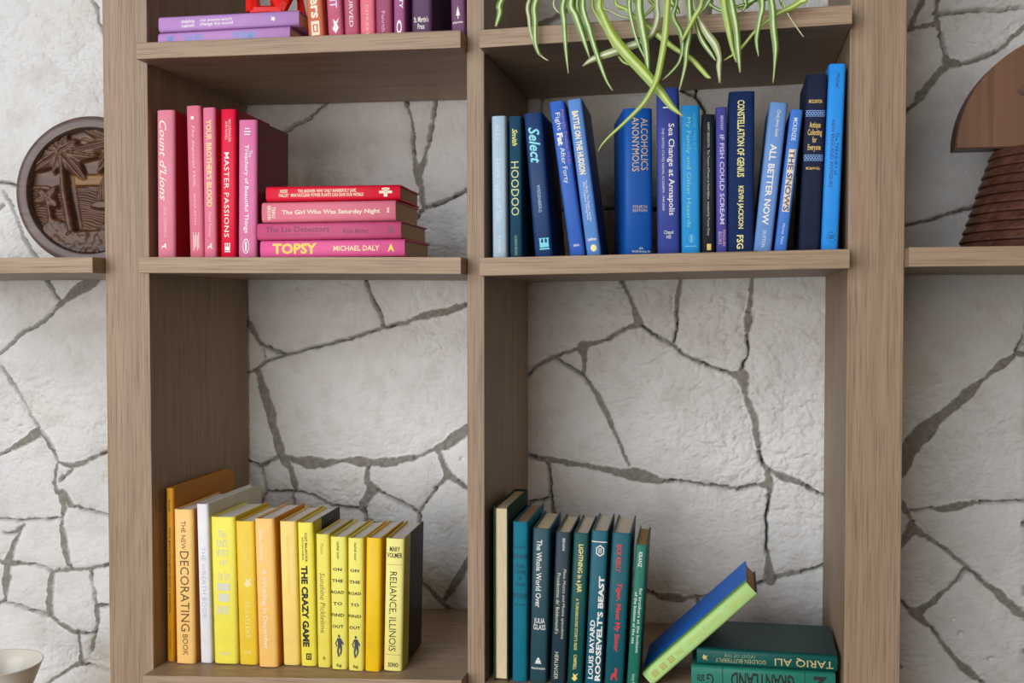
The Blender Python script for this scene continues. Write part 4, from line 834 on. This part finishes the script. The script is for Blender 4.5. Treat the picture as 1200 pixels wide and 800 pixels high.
# carved field as a relief grid
def field():
    n = 150; r = rp * .83; V = []; F = []; idx = {}
    g = np.linspace(-1, 1, n); X, Zg = np.meshgrid(g, g)
    H = np.full(X.shape, .0185)
    hz = .10                                        # horizon
    sea = Zg < hz
    H = np.where(sea, .0205 - .0022 * np.sin(Zg * 80 + 2.2 * np.sin(X * 9) + 6 * fbm(X * 3 + 9, Zg * 9 + 9, 2, 4)), H + .003)
    H = np.where((Zg > hz) & (Zg < hz + .17) & (X > -.40), .0140, H)          # distant shore
    H = np.where((Zg > .70) & (np.abs(Zg - .80 - .06 * np.abs(np.sin(X * 9))) < .015) & (X > -.2), .0245, H)   # cloud outline
    def seg(x0, z0, x1, z1, w0, w1, y):
        nonlocal H
        dx, dz = x1 - x0, z1 - z0; t = np.clip(((X - x0) * dx + (Zg - z0) * dz) / (dx * dx + dz * dz), 0, 1)
        q = np.hypot(X - x0 - t * dx, Zg - z0 - t * dz) / (w0 + (w1 - w0) * t); H = np.where(q < 1, np.minimum(H, y + .006 * q ** 2), H)
    def groove(x0, z0, x1, z1, w, y):
        nonlocal H
        dx, dz = x1 - x0, z1 - z0; t = np.clip(((X - x0) * dx + (Zg - z0) * dz) / (dx * dx + dz * dz), 0, 1)
        H = np.where(np.hypot(X - x0 - t * dx, Zg - z0 - t * dz) < w, np.maximum(H, y), H)
    def frond(cx, cz, a, L, w):
        nonlocal H
        ca, sa = math.cos(a), math.sin(a); s = ((X - cx) * ca + (Zg - cz) * sa) / L; d = (-(X - cx) * sa + (Zg - cz) * ca) / w
        m = (s > 0) & (s < 1) & (np.abs(d) < np.sin(np.clip(s, 0, 1) ** .7 * math.pi)); H = np.where(m, np.minimum(H, .005 + .009 * np.abs(d)), H)
        H = np.where(m & (np.abs(d) < .12), .0125, H)
    groove(-.44, .50, -.26, -.56, .085, .027)
    seg(-.50, .58, -.45, .0, .050, .060, .006); seg(-.45, .0, -.33, -.62, .060, .080, .006)
    for a, L, w in ((3.05, .42, .12), (2.3, .30, .1), (3.75, .62, .14), (1.2, .30, .10), (-.15, .66, .15), (-.85, .66, .14), (.55, .34, .10), (4.4, .40, .1)): frond(-.51, .66, a, L, w)
    for a, L, w in ((2.75, .70, .10), (3.35, .75, .12), (4.15, .62, .13), (1.6, .2, .08), (.1, .4, .12), (5.3, .5, .12)): frond(.42, .80, a, L, w)
    seg(.46, .8, .62, -.1, .05, .06, .007)
    for a, L, w in ((2.4, .22, .08), (.9, .25, .08), (3.4, .24, .08), (5.6, .25, .08)): frond(-.72, -.10, a, L, w)
    seg(-.72, -.1, -.64, -.55, .04, .06, .008)
    # sail boats
    for cx, cz, s in ((.22, .06, 1.15), (.24, -.56, .85)):
        m = (Zg > cz - .22 * s) & (Zg < cz + .24 * s) & (np.abs(X - cx) < (cz + .24 * s - Zg) * .32); H = np.where(m, .008 + .005 * np.abs(np.sin((X - cx) * 50)), H)
        m = (np.hypot((X - cx) / (.2 * s), (Zg - cz + .25 * s) / (.06 * s)) < 1); H = np.where(m, .007, H)
    m = (np.hypot((X + .1) / .8, (Zg + .98) / .30) < 1) | (np.hypot((X + .58) / .22, (Zg + .62) / .16) < 1) | (np.hypot((X - .05) / .42, (Zg + .72) / .09) < 1)
    H = np.where(m, .006 + .008 * fbm(X * 9 + 20, Zg * 9 + 20, 3, 15), H)
    for k in range(2): H[1:-1, 1:-1] = (H[1:-1, 1:-1] * 2 + H[:-2, 1:-1] + H[2:, 1:-1] + H[1:-1, :-2] + H[1:-1, 2:]) / 6
    ok = np.hypot(X, Zg) < 1.0
    for j in range(n):
        for i in range(n):
            if ok[j, i]: idx[(j, i)] = len(V); V.append((X[j, i] * r, H[j, i], rp + Zg[j, i] * r))
    gold = []
    for j in range(n - 1):
        for i in range(n - 1):
            q = [(j, i), (j, i + 1), (j + 1, i + 1), (j + 1, i)]
            if all(k in idx for k in q):
                F.append(tuple(idx[k] for k in q)); z = Zg[j, i]; gold.append(1 if (hz < z < hz + .17 and X[j, i] > -.36 and X[j, i] < .6 and H[j, i] > .0125) else 0)
    me = mesh_of('carved_scene', V, F); o = obj('carved_scene', me, [M_carved, M_carved_gold], plq)
    for p, gd in zip(me.polygons, gold): p.material_index = gd; p.use_smooth = True
    o['label'] = 'carved relief of palms, sea and boats'
field()

# ---------------------------------------------------------------- wooden mushroom-shaped sculpture, outer right shelf
Ym = 0.16; zo = sz('OR', 1.45)
cm = at(1250, 200, Ym)
mu = thing('wooden_sculpture', 'brown wooden half-disc on a ribbed cone, beside the bookcase', 'sculpture', (cm.x, Ym, zo + .0005))
zc = at(1160, 178, Ym).z - zo                  # top of the cone
r_top = cm.x - at(1163, 179, Ym).x; r_bot = cm.x - at(1122, 288, Ym).x
bm = bmesh.new(); prof = []; nr = 11
for k in range(nr):
    z0 = zc * k / nr; z1 = zc * (k + 1) / nr; ra = r_bot + (r_top - r_bot) * k / nr; rb = r_bot + (r_top - r_bot) * (k + 1) / nr
    prof += [(ra * .965, z0), (ra, z0 + .0012), (ra * .995, z0 + .3 * (z1 - z0)), (rb * .985, z1 - .0015), (rb * .965, z1 - .0002)]
for i in range(len(prof)):
    if prof[i][0] > .165: pass
lathe(bm, prof, 72)
obj('ribbed_base', bm_mesh('ribbed_base', bm, False), M_walnut_d, mu)
Yh = Ym - 0.021; x_l = at(1121, 174, Yh).x; z_b = at(1121, 175, Yh).z
Rh = (at(1121 + 152, 174, Yh).x - x_l)
cxh = x_l + Rh - cm.x; zhb = max(zc + .0003, z_b - zo)
def half(r, z0, y0, y1, bev):
    bm = bmesh.new()
    prism(bm, [(cxh + r * math.cos(a), z0 + .96 * r * math.sin(a)) for a in [math.pi * k / 72 for k in range(73)]], y0, y1)
    bmesh.ops.bevel(bm, geom=[e for e in bm.edges if abs(e.verts[0].co.y - e.verts[1].co.y) < 1e-6], offset=bev, segments=2, affect='EDGES')
    return bm
obj('half_disc', bm_mesh('half_disc', half(Rh + .0012, zhb, Yh - Ym + .004, Yh - Ym + .046, .0015)), M_walnut_d, mu)['label'] = 'dark edged wooden half-disc'
obj('face_panel', bm_mesh('face_panel', half(Rh - .0005, zhb + .0015, Yh - Ym, Yh - Ym + .004, .0008)), M_walnut, mu)['label'] = 'lighter brown flat face'
for u in (1200, 1346):
    e = at(u, 106, Yh); bm = bmesh.new()
    vs = ngon(e.x - cm.x, e.z - zo, .0085, .0085, 20); prism(bm, vs, Yh - Ym - .0015, Yh - Ym + .002)
    o = obj('plug', bm_mesh('plug', bm), M_walnut_d, mu)

# ---------------------------------------------------------------- bowl, lower outer left shelf
Yb = 0.10; zbs = sz('OB', -.2)
rc = at(-3, 776, Yb); rr = (at(41.5, 776, Yb) - rc).x; hb = rc.z - zbs
bw = thing('bowl', 'white bowl at the lower left corner before the stone wall', 'bowl', (rc.x, Yb, zbs + .0006))
bm = bmesh.new(); k = rr; h0 = hb - k * 1.15; hh = k * 1.15
lathe(bm, [(k * .62, 0), (k * .64, .003), (k * .56, .010), (k * .22, h0 * .35), (k * .17, h0 * .7), (k * .24, h0 * .95), (k * .50, h0 + hh * .14), (k * .74, h0 + hh * .45), (k * .90, h0 + hh * .78), (k * .985, hb - .002), (k, hb - .001), (k * .985, hb), (k * .955, hb - .001), (k * .85, h0 + hh * .74), (k * .68, h0 + hh * .42), (k * .42, h0 + hh * .20), (k * .1, h0 + hh * .14)], 72)
obj('body', bm_mesh('body', bm, True), plain('white_porcelain', lin((236, 228, 214)), 0.3, 0.5, 0.02, 200, 0.02), bw)
